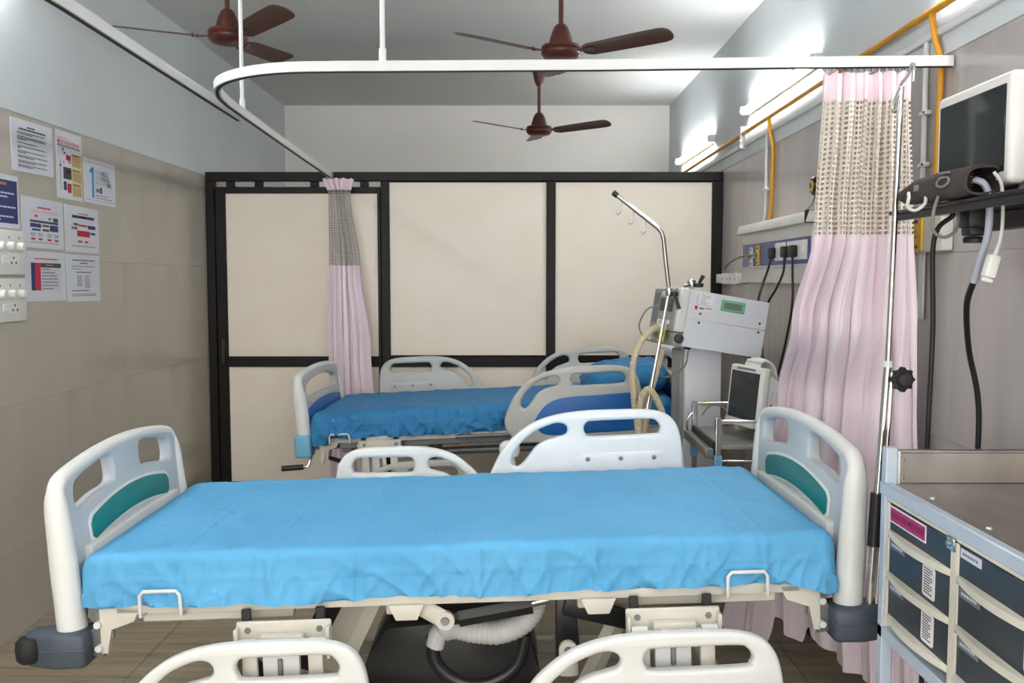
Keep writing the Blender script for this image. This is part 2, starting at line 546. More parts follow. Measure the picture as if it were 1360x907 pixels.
def end_board(bed, T, name, x, sgn, style):
    """head or foot board: rim, panel with hand holds, coloured inlay; sgn=-1 for the foot end, +1 for the head"""
    hw = 0.47
    h = 0.43 if style == 'green' else 0.335
    arch = 0.048 if style == 'green' else 0.03
    lean = R(4.0) * sgn
    B = T @ Matrix.Translation((x, 0, 0)) @ Matrix.Rotation(lean, 4, 'Y')
    rimw = 0.034
    cr = 0.07
    top = lambda y: h + arch * (1 - (y / hw) ** 2)
    def outline(d):
        pts = [(-hw + d, -0.01)]
        for z in (0.08, 0.16, 0.24, h - cr - 0.03):
            pts.append((-hw + d, z))
        for k in range(7):
            a = PI - (PI / 2) * k / 6
            pts.append((-hw + cr + (cr - d) * math.cos(a), h - cr + (cr - d) * math.sin(a) + arch * 0.25 * k / 6))
        for k in range(1, 20):
            y = -hw + cr + (2 * hw - 2 * cr) * k / 20
            pts.append((y, top(y) - d))
        pts += [(-p[0], p[1]) for p in pts[:12][::-1]]
        return pts
    pathpts = outline(0.024)
    rr_ = [0.033 if (p[1] < h - cr - 0.02 and abs(p[0]) > hw - 0.05) else 0.02 for p in pathpts]
    rr_ = [sum(rr_[max(0, i - 2):i + 3]) / len(rr_[max(0, i - 2):i + 3]) for i in range(len(rr_))]
    F = frame((0, 0, 0), (0, 1, 0), (0, 0, 1))
    if style == 'green':
        holes = []
        for s in (-1, 1):
            hp = [(s * 0.105, 0.358), (s * 0.105, 0.412), (s * 0.135, 0.430), (s * 0.235, 0.422), (s * 0.345, 0.402), (s * 0.376, 0.378),
                  (s * 0.374, 0.335), (s * 0.345, 0.318), (s * 0.235, 0.336), (s * 0.135, 0.342)]
            holes.append([(v.x, v.y) for v in spline([(p[0], p[1], 0) for p in hp], 4, True)])
        pm, rm = 'bed_panel_grey', 'bed_plastic'
    else:
        hp = [(-0.36, 0.20), (-0.365, 0.235), (-0.34, 0.262), (-0.2, 0.287), (0, 0.295), (0.2, 0.287), (0.34, 0.262), (0.365, 0.235), (0.36, 0.20),
              (0.33, 0.178), (0.2, 0.19), (0, 0.195), (-0.2, 0.19), (-0.33, 0.178)]
        holes = [[(v.x, v.y) for v in spline([(p[0], p[1], 0) for p in hp], 4, True)]]
        pm, rm = 'bed_panel_warm', 'bed_plastic'
    me = curve_mesh('panel', [outline(0.02)] + holes, 0.022, 0.010, F, 2)
    me.transform(B)
    p = link_mesh(name, me, pm, bed, 45)
    q = MB(B).tube([(0, a, b) for a, b in pathpts], 0.03, 14, sq=(1.2, 1.0), up=(1, 0, 0), rf=lambda i, n: rr_[i])
    q.build('rim', rm, p, 60)
    for s in (-1, 1):
        MB(B).tube([(0, s * (hw - 0.026), -0.012), (0, s * (hw - 0.026), 0.06), (0, s * (hw - 0.026), 0.14), (0, s * (hw - 0.026), 0.25)], 0.034, 16,
                   rf=lambda i, n: (0.041, 0.0395, 0.037, 0.031)[i], sq=(1.0, 1.0), up=(1, 0, 0)).build('post_foot', rm, p, 60)
    inw = -sgn
    if style == 'green':
        band = []
        nb = 62
        for k in range(nb + 1):
            y = -0.31 + 0.62 * k / nb
            e = max(0, abs(y) - 0.285) / 0.025
            band.append((y, 0.312 - 0.038 * (y / 0.31) ** 2 - 0.018 * e * e))
        low = [(y * 0.99, 0.312 - 0.078 - 0.030 * (y / 0.31) ** 2 + 0.018 * (max(0, abs(y) - 0.285) / 0.025) ** 2) for y, z in band][::-1]
        me = curve_mesh('inlay', [band + low], 0.006, 0.004, frame((inw * 0.0235, 0, 0), (0, 1, 0), (0, 0, 1)), 1)
        me.transform(B); link_mesh('inlay', me, 'green_inlay', p)
        big = [(y * 1.03, z + 0.009) for y, z in band] + [(y * 1.03, z - 0.009) for y, z in low]
        me = curve_mesh('inlay_border', [big], 0.004, 0.003, frame((inw * 0.0215, 0, 0), (0, 1, 0), (0, 0, 1)), 1)
        me.transform(B); link_mesh('inlay_border', me, rm, p)
        led = []
        for k in range(13):
            y = -0.36 + 0.72 * k / 12
            led.append((y, 0.213 - 0.008 * (y / 0.36) ** 2))
        led += [(0.36, 0.12), (-0.36, 0.12)]
        me = curve_mesh('ledge', [led], 0.016, 0.008, frame((inw * 0.026, 0, 0), (0, 1, 0), (0, 0, 1)), 2)
        me.transform(B); link_mesh('ledge', me, rm, p)
    else:
        pts = [(-0.40, 0.02)] + [(y, 0.160 - 0.03 * (y / 0.4) ** 2) for y in [-0.4 + 0.08 * k for k in range(11)]] + [(0.40, 0.02)]
        me = curve_mesh('inlay', [pts], 0.006, 0.004, frame((inw * 0.0215, 0, 0), (0, 1, 0), (0, 0, 1)), 1)
        me.transform(B); link_mesh('inlay', me, 'blue_inlay', p)
    return p

def castor(bed, x, y, m='black_rubber', r=0.062, cap='grey_metal'):
    q = MB().lathe([(r * 0.62, -0.017), (r * 0.97, -0.017), (r, -0.010), (r, 0.010), (r * 0.97, 0.017), (r * 0.62, 0.017)], (x, y, r), 20,
                   Matrix.Rotation(R(90), 3, 'X')).build('castor', m, bed)
    MB().lathe([(0, -0.02), (r * 0.6, -0.02), (r * 0.6, 0.02), (0, 0.02)], (x, y, r), 16, Matrix.Rotation(R(90), 3, 'X')).build('hub_cap', cap, q)
    MB().box((x - 0.022, y - 0.032, r * 0.9), (x + 0.022, y - 0.022, r * 2 + 0.01), 0.003, 1).box((x - 0.022, y + 0.022, r * 0.9), (x + 0.022, y + 0.032, r * 2 + 0.01), 0.003, 1)\
        .box((x - 0.03, y - 0.033, r * 2 + 0.002), (x + 0.03, y + 0.033, r * 2 + 0.016), 0.004, 1).cyl((x, y, r * 2 + 0.01), (x, y, r * 2 + 0.05), 0.014, 10)\
        .build('fork', cap, q)
    return q

def rail_mechanism(bed, T, x, y, zt, w=0.262):
    a = x - w / 2
    MB(T).box((a, y, zt - 0.10), (a + w, y + 0.012, zt), 0.004, 1).box((a, y - 0.03, zt - 0.10), (a + 0.010, y, zt - 0.012), 0.002, 1)\
        .box((a + w - 0.010, y - 0.03, zt - 0.10), (a + w, y, zt - 0.012), 0.002, 1).build('mechanism_plate', 'cream_metal', bed)
    pl = MB(T).box((a + 0.072, y - 0.035, zt - 0.075), (a + w - 0.072, y, zt - 0.03), 0.005, 2)\
        .box((a + 0.09, y - 0.042, zt - 0.072), (a + 0.118, y - 0.03, zt - 0.045), 0.004, 1)\
        .box((a + w - 0.118, y - 0.042, zt - 0.072), (a + w - 0.09, y - 0.03, zt - 0.045), 0.004, 1).build('latch_block', 'cream_metal', bed)
    MB(T).cyl((a + 0.012, y - 0.016, zt - 0.058), (a + w - 0.012, y - 0.016, zt - 0.058), 0.007, 10).build('pivot_rod', 'chrome', pl)
    for xx in (a + 0.012, a + w - 0.056):
        MB(T).cyl((xx, y - 0.018, zt - 0.058), (xx + 0.044, y - 0.018, zt - 0.058), 0.016, 14).build('bush', 'bed_plastic', pl)
    for xx in (a + 0.032, a + w - 0.032):
        MB(T).lathe([(0, 0), (0.010, 0), (0.008, 0.006), (0, 0.006)], (xx, y, zt - 0.024), 6, Matrix.Rotation(R(90), 3, 'X')).build('bolt', 'grey_metal', pl)
    for xx in (a + 0.02, a + w - 0.062):
        MB(T).box((xx, y - 0.03, zt - 0.27), (xx + 0.042, y - 0.012, zt - 0.07), 0.006, 2).build('swing_arm', 'cream_metal', bed)
    MB(T).box((a + 0.075, y - 0.026, zt - 0.185), (a + w - 0.085, y - 0.004, zt - 0.085), 0.006, 2).build('lower_block', 'white_metal', bed)
    MB(T).box((a + 0.118, y - 0.034, zt - 0.15), (a + 0.132, y - 0.024, zt - 0.095), 0.003, 1).build('release_lever', 'grey_metal', bed)
    for xx in (a + 0.012, a + w - 0.045):
        MB(T).box((xx, y + 0.014, zt - 0.03), (xx + 0.026, y + 0.026, zt + 0.03), 0.002, 1).build('hanger_strap', 'black_plastic', bed)

def mattress(name, label, T, L, W, zb, zt, m, seed, cre=1.0, hem_fn=None, rad=0.032):
    """mattress wrapped in a thin sheet whose near and far edges hang loose"""
    prof = []
    r = rad
    hw = W / 2
    ns = 14
    for k in range(ns):
        t = k / ns
        prof.append((-hw - 0.006 * (1 - t), zb + (zt - r - zb) * t, 1 - t, 0))
    for k in range(7):
        a = PI - PI / 2 * k / 6
        prof.append((-hw + r + r * math.cos(a), zt - r + r * math.sin(a), 0, 0.5))
    nt_ = 34
    for k in range(1, nt_):
        prof.append((-hw + r + (2 * hw - 2 * r) * k / nt_, zt, 0, 1))
    for k in range(7):
        a = PI / 2 - PI / 2 * k / 6
        prof.append((hw - r + r * math.cos(a), zt - r + r * math.sin(a), 0, 0.5))
    for k in range(1, ns + 1):
        t = k / ns
        prof.append((hw, zt - r + (zb - zt + r) * t, t, 0))
    xs = []
    re_ = 0.04
    hl = L / 2
    for k in range(6):
        a = PI / 2 * k / 6
        xs.append((-hl + re_ * (1 - math.cos(a)), re_ * (1 - math.sin(a))))
    N = 380
    for k in range(N + 1):
        xs.append((-hl + re_ + (L - 2 * re_) * k / N, 0))
    for k in range(5, -1, -1):
        a = PI / 2 * k / 6
        xs.append((hl - re_ * (1 - math.cos(a)), re_ * (1 - math.sin(a))))
    bm = bmesh.new()
    rings = []
    sd = Vector((seed * 3.1, seed * 1.7, seed * 5.3))
    creases = [-0.78, -0.53, -0.30, -0.08, 0.055, 0.16, 0.38, 0.62, 0.86]
    for x, ins in xs:
        ring = []
        wave = noise.noise(Vector((x * 4.2, 0, 0)) + sd)
        wave2 = noise.noise(Vector((x * 15, 3.0, 0)) + sd)
        for (y, z, side, topw) in prof:
            yy = y * (1 - ins * 1.2)
            zz = z - (ins if z > zb + 0.04 else ins * 0.1)
            p = Vector((x, y, z))
            n1 = noise.noise(Vector((x * 5, y * 5, z * 9)) + sd)
            n2 = noise.noise(Vector((x * 16 + y * 3, y * 9, z * 12)) + sd * 2)
            n3 = max(0.0, 1 - abs(noise.noise(Vector((x * 8 + z * 7, y * 4, z * 6 - x * 2)) + sd * 0.7)) * 3.2) ** 1.5
            n3 += 0.6 * max(0.0, 1 - abs(noise.noise(Vector((x * 17 - z * 9, y * 6, z * 9)) + sd * 1.9)) * 3.5) ** 1.5 - 0.5
            if topw == 1:
                dz = (0.0035 * n1 + 0.0012 * n2) * cre
                for c in creases:
                    dz += 0.0016 * cre * math.exp(-((x - c) / 0.006) ** 2)
                edge = max(0, 1 - (hw - abs(y)) / 0.16)
                dz += edge * (0.006 * n3 + 0.005 * n2) * cre
                zz += dz
            else:
                sg = -1 if y < 0 else 1
                amp = 0.35 + 0.65 * side
                d = amp * (0.016 * n1 + 0.007 * n2 + 0.015 * n3) * cre
                for i, c in enumerate(creases):
                    d += (0.006 if i in (2, 4, 6) else 0.0035) * cre * math.exp(-((x - c - 0.02 * (z - zt)) / 0.008) ** 2)
                d += 0.003 * math.exp(-((z - (zb + zt) / 2) / 0.006) ** 2)
                yy += sg * (d + 0.010 * side)
                zz += side * (0.012 * wave + 0.004 * wave2) + 0.004 * n2 * (1 - side)
                if hem_fn:
                    zz += side * hem_fn(x)
            ring.append(bm.verts.new((x, yy, zz)))
        rings.append(ring)
    for A, B in zip(rings, rings[1:]):
        for k in range(len(A) - 1):
            bm.faces.new((A[k], B[k], B[k + 1], A[k + 1]))
    bm.faces.new(rings[0]); bm.faces.new(rings[-1][::-1])
    for A, B in zip(rings, rings[1:]):
        bm.faces.new((A[0], A[-1], B[-1], B[0]))
    bmesh.ops.recalc_face_normals(bm, faces=bm.faces[:])
    bm.transform(T)
    me = bpy.data.meshes.new(name)
    bm.to_mesh(me); bm.free()
    o = link_mesh(name, me, m, None, 75)
    return o

def bracket_plate(bed, T, x, y, sgn):
    """hooked steel plate that carries the corner bumper, with its two white-capped bolts"""
    pts = [(-0.03, 0.06), (0.03, 0.06), (0.035, 0.01), (0.01, -0.01), (0.035, -0.03), (0.03, -0.10), (-0.005, -0.105), (-0.02, -0.06), (-0.035, -0.05)]
    q = MB(T).prism([(sgn * p[0], p[1]) for p in (pts if sgn > 0 else pts[::-1])], -0.006, 0.006, frame((x, y, 0.02), (1, 0, 0), (0, 0, 1)), 0.002).build('corner_plate', 'grey_metal', bed)
    for z in (0.012, -0.055):
        MB(T).cyl((x + sgn * 0.004, y - 0.005, z), (x + sgn * 0.004, y - 0.022, z), 0.010, 12).build('bolt_cap', 'white_metal', q)
    return q

def hose_rf(r, d):
    return lambda i, n: r * (1.0 + d * (1 if i % 2 else -1))

def hospital_bed(label, loc, rz, zc, tilt, style):
    bed = thing('hospital_bed', label, 'bed', loc, rz, 'adjustable hospital beds')
    T = Matrix.Translation((0, 0, zc)) @ Matrix.Rotation(-tilt, 4, 'Y')
    hx = 1.10 if style == 'green' else 1.05
    rm = 'bed_plastic'
    end_board(bed, T, 'footboard', -hx, -1, style)
    end_board(bed, T, 'headboard', hx, 1, style)
    bh = 0.098 if style == 'green' else 0.125
    for sx in (-1, 1):
        for sy in (-1, 1):
            if style == 'green':
                F = frame((sx * hx, sy * 0.455, 0), (sx, 0, 0), (0, 1, 0))
                poly = [(-0.06, -0.055), (0.02, -0.06), (0.115, -0.03), (0.125, 0.0), (0.115, 0.035), (0.03, 0.06), (-0.06, 0.055)]
                if sx < 0:
                    poly = poly[::-1]
                    w0, w1 = 0.0, bh
                else:
                    w0, w1 = -bh, 0.0
                b = MB(T).prism(poly, w0, w1, F, 0.014).box((sx * hx - 0.061, sy * 0.455 - 0.06, -0.047), (sx * hx + 0.061, sy * 0.455 + 0.058, -0.041), 0.002, 1).build('corner_bumper', 'bumper_grey', bed, 50)
                MB(T).lathe([(0, -0.034), (0.026, -0.034), (0.034, -0.024), (0.036, 0), (0.034, 0.024), (0.026, 0.034), (0, 0.034)], (sx * (hx + 0.105), sy * 0.455 - 0.028, -0.045), 16).build('bumper_roller', 'black_rubber', b)
            else:
                b = MB(T).box((sx * hx - 0.045, sy * 0.455 - 0.055, -bh), (sx * hx + 0.045, sy * 0.455 + 0.055, 0.0), 0.012, 2).build('corner_bumper', 'bumper_blue', bed, 50)
    fz = 0.045 if style == 'green' else -0.05
    # mattress platform and its side beams
    pl = MB(T).box((-hx + 0.13, -0.445, fz + 0.006), (hx - 0.14, 0.445, fz + 0.022), 0.004, 1)
    pl.build('mattress_platform', 'cream_metal' if style == 'green' else 'grey_metal', bed)
    for sy in (-1, 1):
        yb = sy * 0.452
        q = MB(T)
        q.box((-hx + 0.13, yb - 0.012, fz - 0.008), (hx - 0.14, yb + 0.012, fz + 0.024), 0.005, 2)
        q.build('side_beam', 'cream_metal' if style == 'green' else 'white_metal', bed)
        for la, lb in (((-hx + 0.19, -0.48), (0.48, hx - 0.2)) if style == 'green' else ((-hx + 0.19, hx - 0.2),)):
            MB(T).box((la, yb - sy * 0.04 - 0.015, fz - 0.045), (lb, yb - sy * 0.04 + 0.015, fz - 0.008), 0.004, 1).build('lower_beam', 'cream_metal' if style == 'green' else 'grey_metal', bed)
        for sx in (-1, 1):
            bracket_plate(bed, T, sx * (hx - 0.085), yb - sy * 0.0, sx)
            # sloping end bracket between beam and corner plate
            poly = [(0, 0.0), (0.115, 0.0), (0.115, -0.13), (0.095, -0.13), (0.085, -0.06), (0.02, -0.042)]
            F = frame((sx * (hx - 0.20), yb + sy * 0.004, fz + 0.012), (sx, 0, 0), (0, 0, 1))
            MB(T).prism(poly if sx > 0 else poly[::-1], -0.008, 0.008, F, 0.002).build('end_bracket', 'cream_metal', bed)
        # U shaped loops that keep the mattress in place
        for lx in ((-0.83, 0.80) if style == 'green' else (-0.84, 0.78)):
            z0 = fz - 0.005
            z1 = fz + (0.068 if style == 'green' else 0.05)
            yo = sy * (0.499 if style == 'green' else 0.505)
            pts = [(lx - 0.056, yb + sy * 0.012, z0), (lx - 0.056, yo, z0 + 0.004), (lx - 0.056, yo, z0 + 0.02), (lx - 0.055, yo, z1 - 0.012), (lx - 0.045, yo, z1), (lx + 0.045, yo, z1), (lx + 0.055, yo, z1 - 0.012), (lx + 0.056, yo, z0 + 0.02), (lx + 0.056, yo, z0 + 0.004), (lx + 0.056, yb + sy * 0.012, z0)]
            MB(T).tube(pts, 0.0055, 8).build('mattress_loop', 'white_metal', bed, 60)
    # cross members
    for cx in (-0.75, -0.2, 0.35, 0.85):
        MB(T).box((cx - 0.02, -0.42, fz - 0.05), (cx + 0.02, 0.42, fz - 0.01), 0.004, 1).build('cross_member', 'cream_metal' if style == 'green' else 'grey_metal', bed)
    # base frame on castors
    for sy in (-1, 1):
        MB().box((-0.85, sy * 0.33 - 0.025, 0.165), (0.85, sy * 0.33 + 0.025, 0.215), 0.005, 1).build('base_beam', 'cream_metal' if style == 'green' else 'grey_metal', bed)
    for sx in (-1, 1):
        MB().box((sx * 0.84 - 0.03, -0.40, 0.165), (sx * 0.84 + 0.03, 0.40, 0.215), 0.005, 1).build('base_cross_beam', 'cream_metal' if style == 'green' else 'grey_metal', bed)
        for sy in (-1, 1):
            castor(bed, sx * 0.84, sy * 0.38)
    # lifting arms
    zt = zc + fz - 0.03
    for sx in (-1, 1):
        for sy in (-1, 1):
            a = Vector((sx * 0.42 - 0.10, sy * 0.27, 0.20)); b = Vector((sx * 0.42 + 0.10, sy * 0.27, zt + sx * 0.02))
            MB().tube([a, b], 0.03, 4, sq=(1.0, 0.35)).build('lift_arm', 'cream_metal' if style == 'green' else 'grey_metal', bed, 30)
    return bed, T, fz

# --- near bed
bed1, T1, fz1 = hospital_bed('raised hospital bed with green inlays nearest the camera, beside the drawer cart', (-0.155, 2.95, 0), R(1.0), 0.600, R(1.64), 'green')
side_rail(bed1, T1, -0.945, 0.70, -0.004, -0.585, False, 'bed_plastic', -1)
side_rail(bed1, T1, 0.125, 0.745, -0.016, -0.585, False, 'bed_plastic', -1)
side_rail(bed1, T1, 0.075, 0.76, 0.420, 0.56, False, 'bed_plastic_white', -1)
side_rail(bed1, T1, -0.535, 0.62, 0.300, 0.56, True, 'bed_plastic', -1)
rail_mechanism(bed1, T1, -0.492, -0.505, 0.020)
rail_mechanism(bed1, T1, 0.588, -0.505, 0.020)
for sx_, w_ in ((-0.49, 0.2), (0.5, 0.2)):
    MB(T1).box((sx_ - w_ / 2, 0.485, -0.12), (sx_ + w_ / 2, 0.505, 0.03), 0.004, 1).build('mechanism_plate', 'cream_metal', bed1)
    for dx in (-0.06, 0.06):
        MB(T1).box((sx_ + dx - 0.018, 0.505, -0.06), (sx_ + dx + 0.018, 0.54, 0.10), 0.005, 1).build('swing_arm', 'cream_metal', bed1)
# tabs, links and actuators seen under the near edge
F1 = frame((0, -0.47, 0), (1, 0, 0), (0, 0, 1))
for tx in (-0.155, 0.385):
    MB(T1).prism([(tx - 0.05, 0.042), (tx + 0.05, 0.042), (tx + 0.03, -0.002), (tx - 0.03, -0.002)], -0.006, 0.006, F1, 0.002).build('hinge_tab', 'cream_metal', bed1)
MB(T1).tube([(-0.135, -0.43, 0.030), (-0.050, -0.43, -0.022)], 0.026, 10, sq=(1.0, 0.3)).lathe([(0, -0.008), (0.027, -0.008), (0.027, 0.008), (0, 0.008)], (-0.050, -0.43, -0.022), 16, Matrix.Rotation(R(90), 3, 'X')).build('link_arm', 'cream_metal', bed1)
MB(T1).lathe([(0, 0), (0.013, 0), (0.011, 0.007), (0, 0.007)], (-0.050, -0.439, -0.022), 10, Matrix.Rotation(R(90), 3, 'X')).build('link_bolt', 'grey_metal', bed1)
act = MB(T1).tube([(-0.045, -0.36, -0.042), (-0.015, -0.36, -0.038)], 0.024, 8).tube([(-0.015, -0.36, -0.038), (0.20, -0.36, -0.005)], 0.033, 8).build('actuator', 'black_plastic', bed1, 30)
MB(T1).cyl((0.20, -0.36, -0.005), (0.25, -0.36, 0.005), 0.013, 10).build('actuator_rod', 'chrome', act)
hp = spline([(-0.095, -0.29, -0.155), (-0.078, -0.29, -0.112), (-0.035, -0.29, -0.098), (0.03, -0.29, -0.112), (0.10, -0.29, -0.118), (0.165, -0.29, -0.095), (0.205, -0.29, -0.05), (0.21, -0.29, 0.0)], 9)
MB(T1).tube(hp, 0.036, 14, rf=lambda i, n: (0.036 if i > 10 else 0.028) * (1 + (0.035 if i % 2 else -0.035) * (1 if i > 10 else 0)), up=(0, 1, 0)).build('gaiter_hose', 'hose_grey', bed1, 25)
MB(T1).prism([(0.30, -0.005), (0.33, 0.005), (0.535, -0.062), (0.54, -0.095), (0.505, -0.112), (0.29, -0.055)], -0.010, 0.010, frame((0, -0.33, 0), (1, 0, 0), (0, 0, 1)), 0.006).build('crank_arm', 'black_plastic', bed1)
MB(T1).lathe([(0, 0), (0.015, 0), (0.012, 0.008), (0, 0.008)], (0.512, -0.341, -0.084), 10, Matrix.Rotation(R(90), 3, 'X')).build('crank_bolt', 'grey_metal', bed1)
MB(T1).prism([(0.275, 0.03), (0.33, 0.03), (0.345, -0.20), (0.27, -0.20)], -0.02, 0.02, frame((0, -0.30, 0), (1, 0, 0), (0, 0, 1)), 0.006).build('column_cover', 'cover_black', bed1)
MB(T1).tube([(0.30, -0.42, -0.20), (0.30, -0.42, -0.125)], 0.027, 10, sq=(1.0, 0.35)).lathe([(0, -0.008), (0.027, -0.008), (0.027, 0.008), (0, 0.008)], (0.30, -0.42, -0.125), 16, Matrix.Rotation(R(90), 3, 'X')).build('link_arm', 'cream_metal', bed1)
MB(T1).lathe([(0, 0), (0.013, 0), (0.011, 0.007), (0, 0.007)], (0.30, -0.429, -0.125), 10, Matrix.Rotation(R(90), 3, 'X')).build('link_bolt', 'grey_metal', bed1)
for a_, b_, m_ in (((-0.40, -0.28, -0.23), (-0.28, -0.28, 0.01), 'cream_metal'), ((-0.50, -0.26, -0.22), (-0.38, -0.26, 0.02), 'black_plastic')):
    MB(T1).tube([a_, b_], 0.038, 4, sq=(1.0, 0.3)).build('lift_link', m_, bed1, 30)
# moulded black base cover
cv = MB().prism([(-0.38, 0.14), (0.24, 0.14), (0.235, 0.30), (0.20, 0.47), (0.02, 0.475), (-0.26, 0.47), (-0.31, 0.36)], -0.14, 0.14, frame((0, -0.03, 0), (1, 0, 0), (0, 0, 1)), 0.02).build('base_cover', 'cover_black', bed1)
ring = spline([(-0.105, -0.168, 0.43), (-0.095, -0.168, 0.34), (-0.02, -0.168, 0.275), (0.08, -0.168, 0.275), (0.16, -0.168, 0.33), (0.19, -0.168, 0.43)], 8)
MB().tube(ring, 0.022, 10).build('cover_rib', 'cover_black', cv)
# release knob standing behind the far rail
kn = MB(T1).lathe([(0, 0), (0.034, 0.0), (0.042, 0.02), (0.040, 0.045), (0.026, 0.058), (0, 0.060)], (0.155, 0.615, 0.24), 18).build('hand_control', 'bed_plastic', bed1)
MB(T1).tube([(0.175, 0.615, 0.06), (0.168, 0.615, 0.18), (0.158, 0.615, 0.245)], 0.014, 10).build('control_stem', 'bed_plastic', kn)

Tw1 = Matrix.Translation((-0.155, 2.95, 0)) @ Matrix.Rotation(R(1.0), 4, 'Z') @ T1
def hem1(x):
    return -0.006 if x < 0.9 else -0.03 * min(1, (x - 0.9) / 0.12)
m1 = mattress('mattress', '', Tw1, 2.125, 0.94, 0.071, 0.208, 'sheet_sky', 1, 1.0, hem1)
tag(m1, 'mattress in a bright sky blue sheet on the nearest bed', 'mattress')

# --- far bed
bed2, T2, fz2 = hospital_bed('grey hospital bed with light blue corner bumpers in front of the partition', (-0.112, 5.42, 0), R(-2.0), 0.735, R(3.0), 'blue')
side_rail(bed2, T2, 0.09, 0.74, 0.315, -0.545, False, 'bed_panel_warm', -1, True)
side_rail(bed2, T2, -0.80, 0.69, -0.16, -0.545, False, 'bed_panel_warm', -1)
side_rail(bed2, T2, -0.80, 0.70, 0.325, 0.545, True, 'bed_panel_warm', -1)
side_rail(bed2, T2, 0.19, 0.69, 0.330, 0.545, False, 'bed_panel_warm', -1)
rail_mechanism(bed2, T2, -0.62, -0.49, -0.045, 0.24)
MB(T2).cyl((-0.2, -0.475, -0.048), (0.85, -0.475, -0.048), 0.010, 8).build('tie_rod', 'grey_metal', bed2)
for xx in (-0.13, 0.28):
    MB(T2).lathe([(0, 0), (0.016, 0), (0.013, 0.008), (0, 0.008)], (xx, -0.464, -0.036), 10, Matrix.Rotation(R(90), 3, 'X')).build('beam_bolt', 'grey_metal', bed2)
cb = MB(T2).box((0.50, -0.535, -0.075), (0.60, -0.475, 0.005), 0.006, 2).build('control_box', 'bed_plastic_white', bed2)
MB(T2).box((0.502, -0.537, -0.070), (0.598, -0.534, -0.060)).build('red_strip', 'ink_red', cb, 0)
MB(T2).cyl((0.625, -0.50, -0.085), (0.625, -0.50, 0.015), 0.022, 12).build('rail_socket', 'grey_metal', bed2)
# crank handle at the foot
ck = MB(T2).tube([(-0.80, -0.34, -0.10), (-1.02, -0.34, -0.10), (-1.035, -0.34, -0.11), (-1.06, -0.36, -0.19), (-1.07, -0.365, -0.20), (-1.10, -0.37, -0.20)], 0.009, 8).build('crank', 'chrome', bed2)
MB(T2).cyl((-1.09, -0.37, -0.20), (-1.21, -0.39, -0.20), 0.016, 12).build('crank_grip', 'black_plastic', ck)
ck = MB(T2).tube([(-0.80, -0.20, -0.11), (-0.95, -0.20, -0.11), (-0.97, -0.20, -0.13), (-0.98, -0.20, -0.19)], 0.009, 8).build('crank', 'chrome', bed2)
MB(T2).cyl((-0.98, -0.20, -0.185), (-0.90, -0.20, -0.215), 0.013, 10).build('crank_grip', 'black_plastic', ck)
MB(T2).box((-0.86, -0.36, -0.13), (-0.80, -0.18, -0.07), 0.006, 1).build('crank_bearing', 'grey_metal', bed2)
for y_ in (-0.28, 0.28):
    MB(T2).cyl((-0.6, y_, -0.16), (0.9, y_, -0.16), 0.022, 12).build('torsion_tube', 'grey_metal', bed2)

Tw2 = Matrix.Translation((-0.112, 5.42, 0)) @ Matrix.Rotation(R(-2.0), 4, 'Z') @ T2
def hem2(x):
    return -0.035 if x < -0.9 else 0.0
m2 = mattress('mattress', '', Tw2, 2.02, 0.94, -0.026, 0.112, 'sheet_blue', 4, 1.9, hem2, 0.055)
tag(m2, 'mattress in a crumpled deep blue sheet on the bed by the partition', 'mattress')

# pillow under the same blue sheet
def pillow():
    bm = bmesh.new()
    bmesh.ops.create_uvsphere(bm, u_segments=64, v_segments=32, radius=1.0)
    for v in bm.verts:
        p = v.co
        s = lambda a, e: math.copysign(abs(a) ** e, a)
        q = Vector((s(p.x, 0.55) * 0.25, s(p.y, 0.5) * 0.34, s(p.z, 0.8) * 0.085))
        n = noise.noise(q * 7) * 0.018 + (1 - abs(noise.noise(q * 11 + Vector((4, 0, 0)))) * 2) * 0.010 + noise.noise(q * 25) * 0.005
        v.co = q + p.normalized() * n
    me = bpy.data.meshes.new('pillow')
    bm.transform(Tw2 @ Matrix.Translation((0.775, -0.02, 0.187)) @ Matrix.Rotation(R(-6), 4, 'Y'))
    bm.to_mesh(me); bm.free()
    return tag(link_mesh('pillow', me, 'sheet_blue', None, 80), 'rumpled blue wrapped pillow at the head of the far bed', 'pillow')
pillow()

# ------------------------------------------------------------------ ceiling fans
def blade_mesh():
    # blade along +x from the bracket; flat, slightly cambered plate
    us = [0.118, 0.130, 0.16, 0.25, 0.35, 0.45, 0.53, 0.56, 0.575, 0.583]
    ws = [0.022, 0.040, 0.056, 0.060, 0.063, 0.066, 0.066, 0.058, 0.042, 0.016]
    bm = bmesh.new()
    top = []; bot = []
    pitch = math.tan(R(13))
    for u, w in zip(us, ws):
        rt = []; rb = []
        for k in range(7):
            v = -w + 2 * w * k / 6
            z = -pitch * v + 0.006 * (1 - (v / w) ** 2) * (w / 0.066) + (u - 0.15) * 0.05
            rt.append(bm.verts.new((u, v, z + 0.0015))); rb.append(bm.verts.new((u, v, z - 0.0015)))
        top.append(rt); bot.append(rb)
    for i in range(len(us) - 1):
        for k in range(6):
            bm.faces.new((top[i][k], top[i + 1][k], top[i + 1][k + 1], top[i][k + 1]))
            bm.faces.new((bot[i][k], bot[i][k + 1], bot[i + 1][k + 1], bot[i + 1][k]))
        for k in (0, 6):
            bm.faces.new((top[i][k], bot[i][k], bot[i + 1][k], top[i + 1][k]))
    for i in (0, len(us) - 1):
        for k in range(6):
            bm.faces.new((top[i][k], top[i][k + 1], bot[i][k + 1], bot[i][k]))
    bmesh.ops.recalc_face_normals(bm, faces=bm.faces[:])
    me = bpy.data.meshes.new('blade'); bm.to_mesh(me); bm.free()
    return me
BLADE = blade_mesh()
